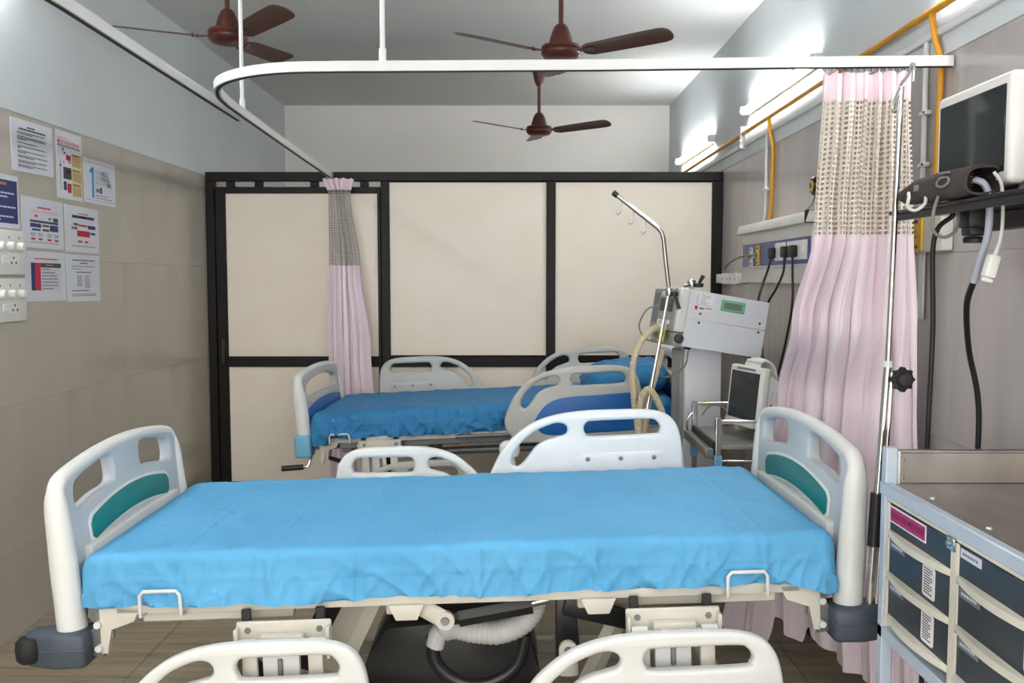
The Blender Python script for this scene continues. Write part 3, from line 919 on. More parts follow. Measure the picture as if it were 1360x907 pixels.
BRACKET = MB().box((0.080, -0.016, 0.0), (0.185, 0.016, 0.005), 0.002, 1, Matrix.Rotation(R(-9), 4, 'X')).cyl((0.150, -0.010, -0.004), (0.150, -0.010, 0.012), 0.005, 8)\
    .cyl((0.170, 0.010, -0.008), (0.170, 0.010, 0.010), 0.005, 8).mesh('blade_bracket')
def fan(label, x, y, z, a0):
    f = thing('ceiling_fan', label, 'fan', (x, y, z), 0, 'brown ceiling fans')
    MB().lathe([(0.0, -0.034), (0.05, -0.034), (0.084, -0.024), (0.098, -0.006), (0.100, 0.004), (0.094, 0.014), (0.100, 0.020), (0.096, 0.034), (0.075, 0.042), (0, 0.042)], seg=32).build('motor_housing', 'fan_brown', f)
    MB().lathe([(0.060, 0.042), (0.058, 0.062), (0.047, 0.10), (0.034, 0.128), (0.020, 0.142), (0.0, 0.142)], seg=24).build('lower_canopy', 'fan_brown', f)
    MB().cyl((0, 0, 0.13), (0, 0, ZC - z - 0.05), 0.0125, 12).build('downrod', 'fan_brown', f)
    MB().lathe([(0.018, ZC - z - 0.15), (0.034, ZC - z - 0.12), (0.050, ZC - z - 0.05), (0.058, ZC - z - 0.005), (0.0, ZC - z - 0.001)], seg=24).build('ceiling_canopy', 'fan_brown', f)
    for k in range(3):
        b = link_mesh('blade', BLADE, 'fan_blade', f, 50)
        b.rotation_euler = (0, 0, R(a0 + 120 * k))
        c = link_mesh('blade_bracket', BRACKET, 'fan_brown', b)
    return f
fan('brown ceiling fan at the upper left, beside the left wall', -1.46, 4.70, 2.775, 194)
fan('brown ceiling fan at centre, partly behind the white curtain track', 0.233, 4.60, 2.672, -30)
fan('smaller looking brown ceiling fan hanging beyond the partition', 0.191, 7.05, 2.68, -27)

# ------------------------------------------------------------------ tube lights
def tube_light(label, side, y0, y1, z, group='fluorescent wall tubes'):
    X = XR - 0.004 if side > 0 else XL + 0.004
    d = -side
    t = thing('tube_light', label, 'lamp', (X, (y0 + y1) / 2, z), 0, group)
    h = (y1 - y0) / 2
    MB().box((0 if d > 0 else -0.03, -h + 0.03, -0.026), (0.03 if d > 0 else 0, h - 0.03, 0.026), 0.004, 1).build('batten', 'lamp_body', t)
    for s in (-1, 1):
        MB().box((0 if d > 0 else -0.06, s * h - 0.018, -0.026), (0.06 if d > 0 else 0, s * h + 0.018, 0.026), 0.006, 2).build('lamp_holder', 'lamp_body', t)
    MB().cyl((d * 0.047, -h + 0.016, -0.006), (d * 0.047, h - 0.016, -0.006), 0.014, 16).build('glass_tube', 'tube_glow', t)
    return t
tube_light('lit white tube light on the right wall, farthest, just above the partition', 1, 6.62, 7.92, 2.56)
tube_light('lit white tube light on the right wall behind the pink curtain top', 1, 4.36, 5.68, 2.585)
tube_light('lit white tube light at the top right edge of the picture', 1, 1.92, 3.16, 2.60)
tube_light('added unseen fill tube light on the right wall beside the camera', 1, -0.6, 0.7, 2.60)  # added out-of-frame lamp that lifts the overall brightness
tube_light('added unseen fill tube light high on the left wall above the notices', -1, 2.65, 3.95, 2.90)  # unseen tube put in to brighten the room and partition
tube_light('added unseen fill tube light high on the left wall above the near bed', -1, 1.2, 2.5, 2.90)  # another added fill tube, outside the frame
tube_light('added unseen fill tube light on the left wall beside the camera', -1, -0.3, 1.0, 2.90)  # added for fill near the camera; no such lamp in view

# ------------------------------------------------------------------ pipes along the right wall
yp = tag(MB().tube([(1.432, -1.5, 2.47), (1.432, 4.3, 2.462), (1.432, 8.5, 2.44)], 0.013, 10).build('gas_pipe', 'yellow_pipe'), 'long yellow gas pipe running along the right wall under the tube lights', 'pipe')
for i, (yy, lab) in enumerate(((5.13, 'yellow branch pipe dropping to the bedhead unit'), (3.14, 'yellow branch pipe dropping behind the large wall monitor'))):
    zb = 1.86 if i == 0 else 1.76
    pts = spline([(1.432, yy + 0.03, 2.455), (1.432, yy + 0.02, 2.42), (1.436, yy + 0.005, 2.36), (1.444, yy - 0.02, 2.28), (1.444, yy - 0.02, 2.15), (1.444, yy - 0.01, zb + 0.10), (1.444, yy + 0.02, zb)], 6)
    tag(MB().tube(pts, 0.011, 10).build('gas_pipe', 'yellow_pipe'), lab, 'pipe')
tag(MB().box((1.438, -1.4, 2.375), (1.456, 8.5, 2.40), 0.004, 1).build('cable_trunking', 'white_metal'), 'white cable trunking running along the right wall under the yellow pipe', 'trunking')
for yy, zb, lab in ((5.24, 1.87, 'white conduit dropping beside the yellow pipe to the bedhead unit'), (3.235, 1.76, 'white conduit dropping beside the large wall monitor')):
    c = thing('conduit', lab, 'conduit', (0, 0, 0))
    pts = spline([(1.446, yy, 2.375), (1.446, yy, 2.1), (1.446, yy, zb + 0.08), (1.446, yy + 0.03, zb)], 6)
    MB().tube(pts, 0.010, 10).build('pipe', 'white_metal', c)
    for zz in ((2.06,) if yy > 4 else (2.13, 1.95)):
        MB().box((1.432, yy - 0.035, zz - 0.008), (1.459, yy + 0.018, zz + 0.008), 0.003, 1).build('saddle', 'white_metal', c)
        MB().cyl((1.434, yy - 0.027, zz), (1.428, yy - 0.027, zz), 0.004, 8).build('screw', 'ink_dark', c)
for yy, lab in ((5.75, 'small white pipe bracket on the wall near the partition'), (4.18, 'small white pipe bracket on the wall left of the pink curtain')):
    k = thing('pipe_bracket', lab, 'bracket', (0, 0, 0))
    MB().box((1.418, yy - 0.018, 2.36), (1.459, yy + 0.018, 2.50), 0.004, 1).build('plate', 'white_metal', k)
    for zz in (2.375, 2.41):
        MB().box((1.412, yy - 0.022, zz - 0.008), (1.42, yy + 0.022, zz + 0.008), 0.002, 1).build('clip', 'lamp_body', k)

# ------------------------------------------------------------------ curtain tracks
def sweep_rect(mb, path, w, h):
    P = [Vector(p) for p in path]
    rings = []
    for i in range(len(P)):
        t = P[min(i + 1, len(P) - 1)] - P[max(i - 1, 0)]
        t.z = 0; t.normalize()
        s = Vector((t.y, -t.x, 0))
        rings.append([mb.bm.verts.new(P[i] + s * a * w / 2 + Vector((0, 0, b * h / 2))) for a, b in ((-1, -1), (1, -1), (1, 1), (-1, 1))])
    for A, B in zip(rings, rings[1:]):
        for k in range(4):
            mb.bm.faces.new((A[k], A[(k + 1) % 4], B[(k + 1) % 4], B[k]))
    mb.bm.faces.new(rings[0][::-1]); mb.bm.faces.new(rings[-1])
    return mb
ZR = 2.27
trackA = thing('curtain_track', 'white curtain track that crosses the picture and bends back to the partition', 'curtain track', (0, 0, 0))
pA = [(1.455, 3.062, ZR), (0.9, 3.085, ZR), (0.3, 3.115, ZR), (-0.3, 3.13, ZR)] + spline([(-0.60, 3.135, ZR), (-0.80, 3.155, ZR), (-0.96, 3.235, ZR), (-1.08, 3.37, ZR), (-1.145, 3.55, ZR), (-1.172, 3.75, ZR)], 6) + [(-1.185, 4.0, ZR), (-1.225, 4.9, ZR), (-1.285, 6.36, ZR)]
sweep_rect(MB(), pA, 0.026, 0.034).build('track', 'white_metal', trackA, 30)
sweep_rect(MB(), [(p[0], p[1], ZR - 0.0175) for p in pA], 0.012, 0.004).build('slot', 'dark_slot', trackA, 30)
for (x, y) in ((-0.448, 3.134), (-1.186, 4.0)):
    r = MB().cyl((x, y, ZR + 0.017), (x, y, ZC), 0.009, 12).build('hanger_rod', 'white_metal', trackA)
    MB().cyl((x, y, ZR + 0.017), (x, y, ZR + 0.06), 0.013, 12).build('socket', 'white_metal', r)
    MB().lathe([(0.03, ZC - 0.012), (0.03, ZC - 0.001), (0, ZC - 0.001)], (x, y, 0), 16).build('ceiling_flange', 'white_metal', r)
MB().box((-1.31, 6.345, 2.235), (-1.26, 6.36, 2.29), 0.003, 1).build('end_bracket', 'grey_metal', trackA)
trackB = thing('curtain_track', 'straight white curtain track running towards the camera at upper left', 'curtain track', (0, 0, 0))
pB = [(-1.19, -1.4, ZR), (-1.18, 2.4, ZR), (-1.20, 3.05, ZR), (-1.232, 4.09, ZR)]
sweep_rect(MB(), pB, 0.026, 0.034).build('track', 'white_metal', trackB, 30)
sweep_rect(MB(), [(p[0], p[1], ZR - 0.0175) for p in pB], 0.012, 0.004).build('slot', 'dark_slot', trackB, 30)
r = MB().cyl((-1.185, 0.6, ZR + 0.017), (-1.185, 0.6, ZC), 0.009, 12).build('hanger_rod', 'white_metal', trackB)

# ------------------------------------------------------------------ curtains
def lerp_tab(tab, t):
    for (t0, v0), (t1, v1) in zip(tab, tab[1:]):
        if t <= t1:
            s = 0 if t1 == t0 else max(0, (t - t0) / (t1 - t0))
            s = s * s * (3 - 2 * s)
            if isinstance(v0, (int, float)):
                return v0 + (v1 - v0) * s
            return [a + (b - a) * s for a, b in zip(v0, v1)]
    return tab[-1][1]

def curtain(label, zt, zn0, zn1, paths, hem, folds, amp, nu, seed, net, back=0.0):
    """paths: list of (z, [(x,y),(x,y),(x,y),(x,y)]) from the top down; header above zn0, open net down to zn1, satin to the hem"""
    c = thing('curtain', label, 'curtain', (0, 0, 0))
    tab = [(-z, [q for p in pts for q in p]) for z, pts in paths]
    sd = seed * 7.3
    def pos(u, z):
        v = lerp_tab(tab, -z)
        P = [Vector((v[2 * i], v[2 * i + 1], 0)) for i in range(len(v) // 2)]
        n = len(P) - 1
        i = min(int(u * n), n - 1); t = u * n - i
        p0 = P[max(i - 1, 0)]; p1 = P[i]; p2 = P[i + 1]; p3 = P[min(i + 2, n)]
        p = 0.5 * ((2 * p1) + (p2 - p0) * t + (2 * p0 - 5 * p1 + 4 * p2 - p3) * t * t + (3 * p1 - p0 - 3 * p2 + p3) * t ** 3)
        tg = (P[-1] - P[0]).normalized(); nm = Vector((tg.y, -tg.x, 0))
        a = lerp_tab(amp, -z)
        ph = 2 * PI * folds * u + 0.9 * noise.noise(Vector((u * 5, z * 0.9, sd)))
        f = math.sin(ph) + 0.35 * math.sin(2.3 * ph + 1.3 + z) + 0.35 * noise.noise(Vector((u * 14, z * 1.6, sd + 3)))
        sdw = 0.45 * a * math.sin(2 * ph + 0.6)
        wr = 0.004 * noise.noise(Vector((u * 26, z * 9, sd)))
        p = p + nm * (a * f + wr) + tg * sdw * 0.5
        return (p.x, p.y, z)
    hd = lambda u: 0.012 * noise.noise(Vector((u * 22, 0, sd)))
    MB().grid(lambda u, v: pos(u, zt + hd(u) - (zt + hd(u) - zn0) * v), nu * 2, 6).build('header_band', 'curtain_header', c, 80)
    cells_v = round((zn0 - zn1) / 0.0165)
    MB().grid(lambda u, v: pos(u, zn0 + (zn1 - zn0) * v), nu * 5, cells_v * 5, lambda i, j: i % 5 < 2 or j % 5 < 2).build('net_panel', net, c, 80)
    if back:
        def pos2(u, z):
            q = pos(1 - u, z)
            return (q[0] * 0.96 + 0.04 * 1.2 + 0.028, q[1] + back, z)
        MB().grid(lambda u, v: pos2(u, zn0 - 0.004 + (zn1 - zn0) * v), nu * 5, cells_v * 5, lambda i, j: i % 5 < 2 or j % 5 < 2).build('net_back_fold', net, c, 80)
    MB().grid(lambda u, v: pos(u, zn1 + (hem(u) - zn1) * v), nu * 3, 60).build('satin_drop', 'curtain_pink', c, 80)
    return c

def hemR(u):
    return lerp_tab([(0, 0.14), (0.10, 0.075), (0.21, 0.045), (0.25, 0.17), (0.37, 0.10), (0.40, 0.16), (0.62, 0.10), (0.72, 0.075), (0.82, 0.10), (1, 0.09)], u)
cR = curtain('pale pink curtain with open net top gathered at the right end of the track', 2.238, 2.15, 1.70,
        [(2.24, [(1.03, 3.085), (1.13, 3.08), (1.23, 3.075), (1.325, 3.065)]),
         (1.70, [(1.01, 3.10), (1.12, 3.10), (1.23, 3.09), (1.345, 3.075)]),
         (1.40, [(0.985, 3.20), (1.10, 3.22), (1.24, 3.15), (1.365, 3.08)]),
         (1.10, [(1.045, 3.50), (1.15, 3.46), (1.26, 3.28), (1.385, 3.09)]),
         (0.60, [(0.96, 3.68), (1.12, 3.60), (1.27, 3.33), (1.41, 3.08)]),
         (0.05, [(0.85, 3.66), (1.12, 3.55), (1.26, 3.22), (1.42, 3.02)])],
        hemR, 7, [(-2.24, 0.022), (-2.1, 0.034), (-1.6, 0.034), (-1.0, 0.03), (0, 0.026)], 80, 2, 'curtain_net', 0.07)
for k in range(14):
    xx = 1.035 + 0.285 * k / 13
    MB().tube([(xx, 3.078, 2.256), (xx + 0.004, 3.073, 2.246), (xx, 3.068, 2.236), (xx - 0.004, 3.073, 2.246)], 0.0018, 6, closed=True).build('hook', 'chrome', cR)
cL = curtain('pink curtain with net top bunched against the partition behind the far bed', 2.235, 2.16, 1.64,
        [(2.24, [(-1.315, 6.26), (-1.25, 6.25), (-1.17, 6.25), (-1.10, 6.26)]),
         (2.12, [(-1.275, 6.27), (-1.22, 6.25), (-1.18, 6.25), (-1.13, 6.27)]),
         (1.64, [(-1.275, 6.26), (-1.20, 6.25), (-1.13, 6.25), (-1.065, 6.26)]),
         (1.10, [(-1.285, 6.25), (-1.20, 6.24), (-1.10, 6.24), (-1.00, 6.25)]),
         (0.10, [(-1.29, 6.25), (-1.18, 6.23), (-1.06, 6.23), (-0.93, 6.25)])],
        lambda u: 0.10 + 0.03 * u, 5, [(-2.24, 0.014), (-2.1, 0.022), (-1.2, 0.028), (0, 0.032)], 44, 5, 'curtain_net_grey')

# ------------------------------------------------------------------ papers and switches on the left wall
def wall_frame(side, X, y, z):
    return frame((X, y, z), (0, 1, 0), (0, 0, 1)) if side < 0 else frame((X, y, z), (0, -1, 0), (0, 0, 1))

def sheet(name, label, y0, z0, w, h, prints, base='paper', cat='notice', group='laminated notices on the left wall', skew=0.0):
    """prints: (kind, ...) in sheet coordinates 0..1 across and 0..1 up"""
    t = thing(name, label, cat, (XL + 0.0005, y0, z0), 0, group)
    S = frame((0, 0, 0), (0, 1, 0), (0, 0, 1)) @ Matrix.Rotation(skew, 4, 'Z')
    MB(S).box((0, 0, 0), (w, h, 0.0022), 0.0007, 1).build('page', base, t)
    byc = {}
    for p in prints:
        if p[0] == 'r':
            _, m, a, b, c, d = p
            MB(S).box((a * w, b * h, 0.0021), (c * w, d * h, 0.0027)).build('printed_block', m, t, 0)
        elif p[0] == 'l':   # a run of words
            _, m, a, b, c, th = p
            q = byc.setdefault(m, MB(S))
            x = a
            while x < c - 0.004:
                e = min(c, x + random.uniform(0.03, 0.09))
                q.box((x * w, b * h, 0.0021), (e * w, (b + th) * h, 0.0031))
                x = e + 0.012
        elif p[0] == 't':
            _, m, s, cx, cy, size, wd = p
            me = text_mesh('lettering', s, size, S @ Matrix.Translation((cx * w, cy * h, 0.0028)), wd * w)
            link_mesh('lettering', me, m, t, 0)
    for m, q in byc.items():
        q.build('printed_text', m, t, 0)['kind'] = 'stuff'
    return t
PW, PH = 0.352, 0.228
pr = [('l', 'ink_dark', 0.38, 0.855, 0.56, 0.028), ('l', 'ink_dark', 0.18, 0.80, 0.82, 0.032)]
for z, e in ((0.745, 0.80), (0.715, 0.5), (0.665, 0.82), (0.635, 0.82), (0.605, 0.36), (0.545, 0.58), (0.475, 0.82), (0.445, 0.22), (0.385, 0.80), (0.355, 0.33), (0.30, 0.84), (0.27, 0.50), (0.205, 0.82), (0.175, 0.54), (0.12, 0.83), (0.09, 0.5)):
    pr.append(('l', 'ink_dark', 0.14, z, e, 0.016))
sheet('notice', 'white notice of dense black text lines, top left by the wall paint', 3.92, 2.017, PW, PH, pr, skew=R(0.6))
pr = [('l', 'ink_pink', 0.04, 0.885, 0.42, 0.018), ('t', 'ink_red', 'MEDICATION ERROR!', 0.47, 0.83, 0.028, 0.86), ('r', 'ink_red', 0.03, 0.785, 0.93, 0.792), ('r', 'ink_dark', 0.03, 0.770, 0.93, 0.780)]
for z in (0.50, 0.275, 0.06):
    pr += [('r', 'ink_tan', 0.58, z, 0.98, z + 0.205), ('l', 'ink_olive', 0.61, z + 0.165, 0.9, 0.02)]
    for k in range(6):
        pr.append(('l', 'ink_olive', 0.61, z + 0.02 + 0.022 * k, 0.94, 0.007))
pr += [('r', 'ink_dark', 0.24, 0.71, 0.28, 0.76), ('r', 'ink_dark', 0.28, 0.67, 0.35, 0.695), ('r', 'ink_red', 0.37, 0.58, 0.55, 0.66), ('r', 'ink_pink', 0.43, 0.535, 0.56, 0.60), ('r', 'ink_dark', 0.25, 0.53, 0.30, 0.55),
       ('r', 'ink_dark', 0.25, 0.30, 0.56, 0.475), ('r', 'paper', 0.38, 0.40, 0.52, 0.42), ('r', 'ink_navy', 0.25, 0.13, 0.36, 0.26), ('r', 'ink_red', 0.40, 0.10, 0.55, 0.24), ('r', 'ink_pink', 0.36, 0.15, 0.43, 0.2),
       ('r', 'ink_grey', 0.13, 0.12, 0.15, 0.56), ('r', 'ink_dark', 0.10, 0.475, 0.19, 0.495)]
sheet('notice', 'narrow poster about medication with red heading and three small pictures', 4.30, 1.933, 0.252, 0.322, pr, skew=R(-0.5))
pr = [('r', 'ink_navy', 0.03, 0.93, 0.97, 0.936), ('r', 'ink_navy', 0.03, 0.075, 0.97, 0.081), ('r', 'ink_blue', 0.235, 0.13, 0.30, 0.83), ('r', 'ink_blue', 0.16, 0.70, 0.24, 0.75), ('r', 'ink_blue', 0.20, 0.75, 0.26, 0.80),
      ('t', 'ink_paleblue', 'ONE', 0.42, 0.735, 0.030, 0.14), ('t', 'ink_dark', 'NEEDLE,', 0.64, 0.725, 0.032, 0.26),
      ('t', 'ink_paleblue', 'ONE', 0.42, 0.61, 0.030, 0.14), ('t', 'ink_dark', 'SYRINGE,', 0.66, 0.60, 0.032, 0.30),
      ('t', 'ink_paleblue', 'ONLY ONE', 0.50, 0.485, 0.030, 0.30), ('t', 'ink_dark', 'TIME.', 0.77, 0.48, 0.032, 0.18),
      ('r', 'ink_grey', 0.36, 0.27, 0.48, 0.36), ('r', 'ink_dark', 0.49, 0.26, 0.55, 0.40), ('r', 'ink_white', 0.56, 0.28, 0.74, 0.35), ('l', 'ink_grey', 0.35, 0.19, 0.75, 0.02), ('l', 'ink_grey', 0.35, 0.13, 0.85, 0.02)]
sheet('notice', 'white poster with a tall blue numeral 1, right end of the top row', 4.57, 1.935, 0.357, 0.222, pr, skew=R(-0.3))
pr = [('r', 'ink_navy', 0.03, 0.09, 0.965, 0.90), ('l', 'ink_orange', 0.08, 0.80, 0.74, 0.05)]
for z, e in ((0.64, 0.90), (0.57, 0.76), (0.38, 0.93), (0.31, 0.55), (0.20, 0.88), (0.14, 0.60)):
    pr.append(('l', 'ink_white', 0.08, z, e, 0.028))
sheet('notice', 'dark blue poster with pale text at the left picture edge', 3.60, 1.765, 0.362, 0.226, pr)
pr = [('l', 'ink_red', 0.36, 0.80, 0.70, 0.03), ('l', 'ink_pink', 0.20, 0.74, 0.86, 0.012), ('l', 'ink_pink', 0.20, 0.71, 0.86, 0.012), ('r', 'ink_red', 0.29, 0.62, 0.36, 0.66), ('r', 'ink_dark', 0.63, 0.59, 0.68, 0.635), ('r', 'ink_olive', 0.74, 0.56, 0.86, 0.645),
      ('r', 'ink_navy', 0.18, 0.51, 0.86, 0.555), ('r', 'ink_navy', 0.18, 0.41, 0.44, 0.49), ('r', 'ink_olive', 0.47, 0.44, 0.63, 0.48), ('r', 'ink_navy', 0.65, 0.36, 0.86, 0.49), ('r', 'ink_navy', 0.22, 0.345, 0.42, 0.385), ('r', 'ink_olive', 0.47, 0.35, 0.63, 0.395)]
for x in (0.19, 0.36, 0.58, 0.76):
    pr += [('l', 'ink_grey', x, 0.29, x + 0.11, 0.012), ('l', 'ink_grey', x, 0.265, x + 0.11, 0.012), ('l', 'ink_grey', x, 0.24, x + 0.11, 0.012), ('r', 'ink_red', x + 0.01, 0.16, x + 0.10, 0.20)]
pr.append(('l', 'ink_grey', 0.19, 0.105, 0.88, 0.014))
sheet('notice', 'white chart of navy boxes and four red marks, left of the middle row', 3.98, 1.69, PW + 0.012, PH - 0.003, pr, skew=R(-0.7))
pr = [('l', 'ink_red', 0.38, 0.83, 0.68, 0.022), ('r', 'ink_navy', 0.20, 0.74, 0.86, 0.80), ('r', 'ink_blue', 0.35, 0.76, 0.65, 0.775), ('r', 'ink_olive', 0.24, 0.585, 0.36, 0.63), ('r', 'ink_red', 0.37, 0.57, 0.64, 0.61), ('r', 'ink_navy', 0.66, 0.53, 0.89, 0.61),
      ('r', 'ink_grey', 0.18, 0.49, 0.34, 0.55), ('r', 'ink_dark', 0.30, 0.49, 0.34, 0.55), ('r', 'ink_red', 0.34, 0.35, 0.71, 0.48), ('r', 'ink_navy', 0.73, 0.41, 0.88, 0.46), ('r', 'ink_red', 0.36, 0.22, 0.48, 0.26), ('r', 'ink_red', 0.56, 0.22, 0.66, 0.26), ('l', 'ink_grey', 0.18, 0.13, 0.88, 0.016)]
sheet('notice', 'white flow chart with a red box in its centre, right of the middle row', 4.362, 1.68, PW, PH, pr, skew=R(-0.5))
pr = [('l', 'ink_red', 0.22, 0.84, 0.80, 0.022), ('r', 'ink_navy', 0.14, 0.22, 0.23, 0.77), ('r', 'ink_red', 0.23, 0.22, 0.37, 0.77), ('r', 'ink_olive', 0.37, 0.68, 0.88, 0.77), ('l', 'ink_tan', 0.5, 0.72, 0.68, 0.015)]
for k in range(7):
    z = 0.64 - 0.065 * k
    pr += [('l', 'ink_dark', 0.40, z, (0.6, 0.72, 0.76, 0.80, 0.80, 0.80, 0.68)[k], 0.016), ('r', 'ink_grey', 0.38, z - 0.018, 0.88, z - 0.014)]
sheet('notice', 'white table with navy and red side columns, bottom left of the group', 3.99, 1.447, 0.36, PH, pr, skew=R(-0.4))
pr = [('l', 'ink_navy', 0.18, 0.87, 0.84, 0.022), ('l', 'ink_navy', 0.40, 0.81, 0.62, 0.022), ('l', 'ink_dark', 0.14, 0.745, 0.84, 0.012), ('l', 'ink_dark', 0.14, 0.69, 0.42, 0.012), ('l', 'ink_navy', 0.28, 0.615, 0.72, 0.02), ('l', 'ink_navy', 0.14, 0.22, 0.64, 0.02), ('l', 'ink_dark', 0.14, 0.15, 0.86, 0.012), ('l', 'ink_dark', 0.14, 0.115, 0.86, 0.012)]
for k in range(8):
    pr += [('l', 'ink_dark', 0.30, 0.54 - 0.03 * k, 0.44, 0.012), ('l', 'ink_red' if k == 1 else 'ink_dark', 0.52, 0.54 - 0.035 * k, 0.68, 0.012)]
sheet('notice', 'white sheet of small dark text with two short columns, bottom right of the group', 4.36, 1.438, PW, PH + 0.003, pr, skew=R(-0.4))

def switchboard(label, y0, z0, w, h):
    t = thing('switchboard', label, 'switch panel', (XL + 0.0005, y0, z0), 0, 'white switchboards on the left wall')
    S = frame((0, 0, 0), (0, 1, 0), (0, 0, 1))
    MB(S).box((0, 0, 0), (w, h, 0.022), 0.005, 2).build('plate', 'switch_white', t)
    for k in range(3):
        cx = w - 0.05 - 0.075 * k
        kb = MB(S).lathe([(0.019, 0), (0.019, 0.012), (0.015, 0.024), (0.0, 0.025)], (cx, h * 0.64, 0.022), 16).build('knob', 'switch_white', t)
        MB(S).box((cx - 0.004, h * 0.80, 0.021), (cx + 0.004, h * 0.86, 0.0225)).build('mark', 'ink_grey', t, 0)
    MB(S).box((w - 0.19, h * 0.24, 0.021), (w - 0.15, h * 0.42, 0.027), 0.003, 1).build('rocker_switch', 'paper_matte', t)
    MB(S).box((w - 0.14, h * 0.20, 0.021), (w - 0.055, h * 0.44, 0.0235), 0.002, 1).build('socket', 'switch_white', t)
    for dx, dz in ((-0.115, 0.27), (-0.08, 0.27), (-0.098, 0.38)):
        MB(S).cyl((w + dx, h * dz, 0.0225), (w + dx, h * dz, 0.0242), 0.0055, 10).build('socket_hole', 'ink_dark', t)
    MB(S).box((0.02, h * 0.51, 0.0215), (w - 0.02, h * 0.515, 0.0225)).build('groove', 'ink_grey', t, 0)
    return t
switchboard('white switch and socket panel directly under the blue poster', 3.58, 1.566, 0.384, 0.19)
switchboard('white switch and socket panel, lower of the two at the left edge', 3.57, 1.366, 0.39, 0.186)

# ------------------------------------------------------------------ bedhead unit on the right wall
bu = thing('bedhead_unit', 'grey bedhead service unit with blue strip on the right wall', 'wall unit', (XR - 0.001, 4.87, 1.70))
XU = -0.078
MB().box((XU, -0.645, -0.175), (0, 0.645, 0.115), 0.004, 1).build('housing', 'unit_grey', bu)
MB().prism([(XU - 0.035, 0.112), (0, 0.112), (0, 0.165), (XU - 0.018, 0.165)][::-1], -0.655, 0.665, frame((0, 0, 0), (1, 0, 0), (0, 0, 1)), 0.003).build('top_ledge', 'unit_grey', bu)
MB().box((XU - 0.037, -0.662, 0.108), (0.0, -0.647, 0.168), 0.003, 1).build('end_cap', 'black_plastic', bu)
for z in (-0.085, 0.055):
    MB().box((XU - 0.008, -0.643, z - 0.006), (XU, 0.643, z + 0.006), 0.002, 1).build('strip_edge', 'unit_grey', bu)
MB().box((XU - 0.005, -0.640, -0.080), (XU, 0.600, 0.050), 0.001, 1).build('blue_strip', 'unit_blue', bu)
def gas_outlet(parent, x, y, z, m, h=0.11, w=0.06):
    g = MB().box((x - 0.008, y - w / 2, z - h / 2), (x, y + w / 2, z + h / 2), 0.002, 1).build('gas_outlet', m, parent)
    MB().lathe([(0.016, 0), (0.016, 0.016), (0.009, 0.018), (0.009, 0.03), (0.0, 0.03)], (x - 0.008, y, z), 14, Matrix.Rotation(R(-90), 3, 'Y')).build('valve', 'chrome', g)
    for dz in (-1, 1):
        MB().box((x - 0.0092, y - w * 0.2, z + dz * h * 0.36 - 0.006), (x - 0.0078, y + w * 0.2, z + dz * h * 0.36 + 0.006)).build('mark', 'ink_dark', g, 0)
    return g
gas_outlet(bu, XU - 0.005, 0.385, -0.025, 'outlet_white')
g = gas_outlet(bu, XU - 0.005, 0.245, -0.02, 'outlet_yellow')
MB().tube(spline([(XU - 0.03, 0.245, -0.02), (XU - 0.07, 0.30, -0.02), (XU - 0.09, 0.42, -0.035), (XU - 0.10, 0.55, -0.06), (XU - 0.10, 0.66, -0.09)], 6), 0.007, 8).build('gas_lead', 'cable_olive', g)
for (ya, yb) in ((-0.275, -0.10), (-0.61, -0.31)):
    s = MB().box((XU - 0.013, ya, -0.058), (XU - 0.004, yb, 0.035), 0.003, 1).build('socket_plate', 'switch_white', bu)
    MB().box((XU - 0.020, ya + 0.02, -0.025), (XU - 0.012, ya + 0.06, 0.01), 0.003, 1).build('rocker_switch', 'paper_matte', s)
for i, yy in enumerate((-0.10, -0.335, -0.465)):
    p = MB().box((XU - 0.05, yy - 0.024, -0.045), (XU - 0.012, yy + 0.024, 0.012), 0.008, 2).build('plug', 'black_plastic', bu)
lead_ends = [[(1.35, 4.77, 1.655), (1.335, 4.77, 1.60), (1.30, 4.74, 1.52), (1.27, 4.70, 1.45), (1.26, 4.72, 1.30)],
             [(1.35, 4.535, 1.655), (1.345, 4.535, 1.58), (1.325, 4.58, 1.50), (1.30, 4.64, 1.42), (1.285, 4.70, 1.28)],
             [(1.35, 4.405, 1.655), (1.352, 4.405, 1.58), (1.358, 4.42, 1.42), (1.352, 4.50, 1.22), (1.335, 4.60, 1.0), (1.31, 4.62, 0.8)]]
for pts, lab in zip(lead_ends, ('black mains lead from the leftmost plug of the bedhead unit', 'black mains lead from the middle plug of the bedhead unit', 'black mains lead hanging long from the rightmost plug of the bedhead unit')):
    tag(MB().tube(spline(pts, 8), 0.0062, 8).build('power_lead', 'cable_black'), lab, 'cable', 'mains leads at the bedhead unit')
jb = thing('junction_box', 'small white cable box on the wall beside the partition edge', 'junction box', (XR - 0.001, 5.95, 1.55))
MB().box((-0.045, -0.28, -0.032), (0, 0.40, 0.032), 0.004, 1).build('body', 'switch_white', jb)
for yy in (-0.10, 0.12):
    MB().box((-0.049, yy - 0.09, -0.036), (-0.044, yy + 0.09, 0.036), 0.002, 1).build('cover', 'paper_matte', jb)
    for dd in (-0.06, 0.06):
        MB().cyl((-0.049, yy + dd, 0), (-0.052, yy + dd, 0), 0.006, 8).build('screw', 'ink_grey', jb)
rl = thing('hose_reel', 'small round black gauge with orange mark left of the pink curtain', 'gauge', (XR - 0.001, 4.30, 1.985))
MB().lathe([(0, 0), (0.038, 0), (0.044, 0.012), (0.044, 0.05), (0.036, 0.058), (0, 0.058)], (0, 0, 0), 24, Matrix.Rotation(R(-90), 3, 'Y')).build('body', 'black_gloss', rl)
MB().tube([(-0.0595, 0.02 * math.cos(a), 0.02 * math.sin(a)) for a in [R(60 + 24 * k) for k in range(11)]], 0.004, 6).build('mark', 'outlet_yellow', rl)
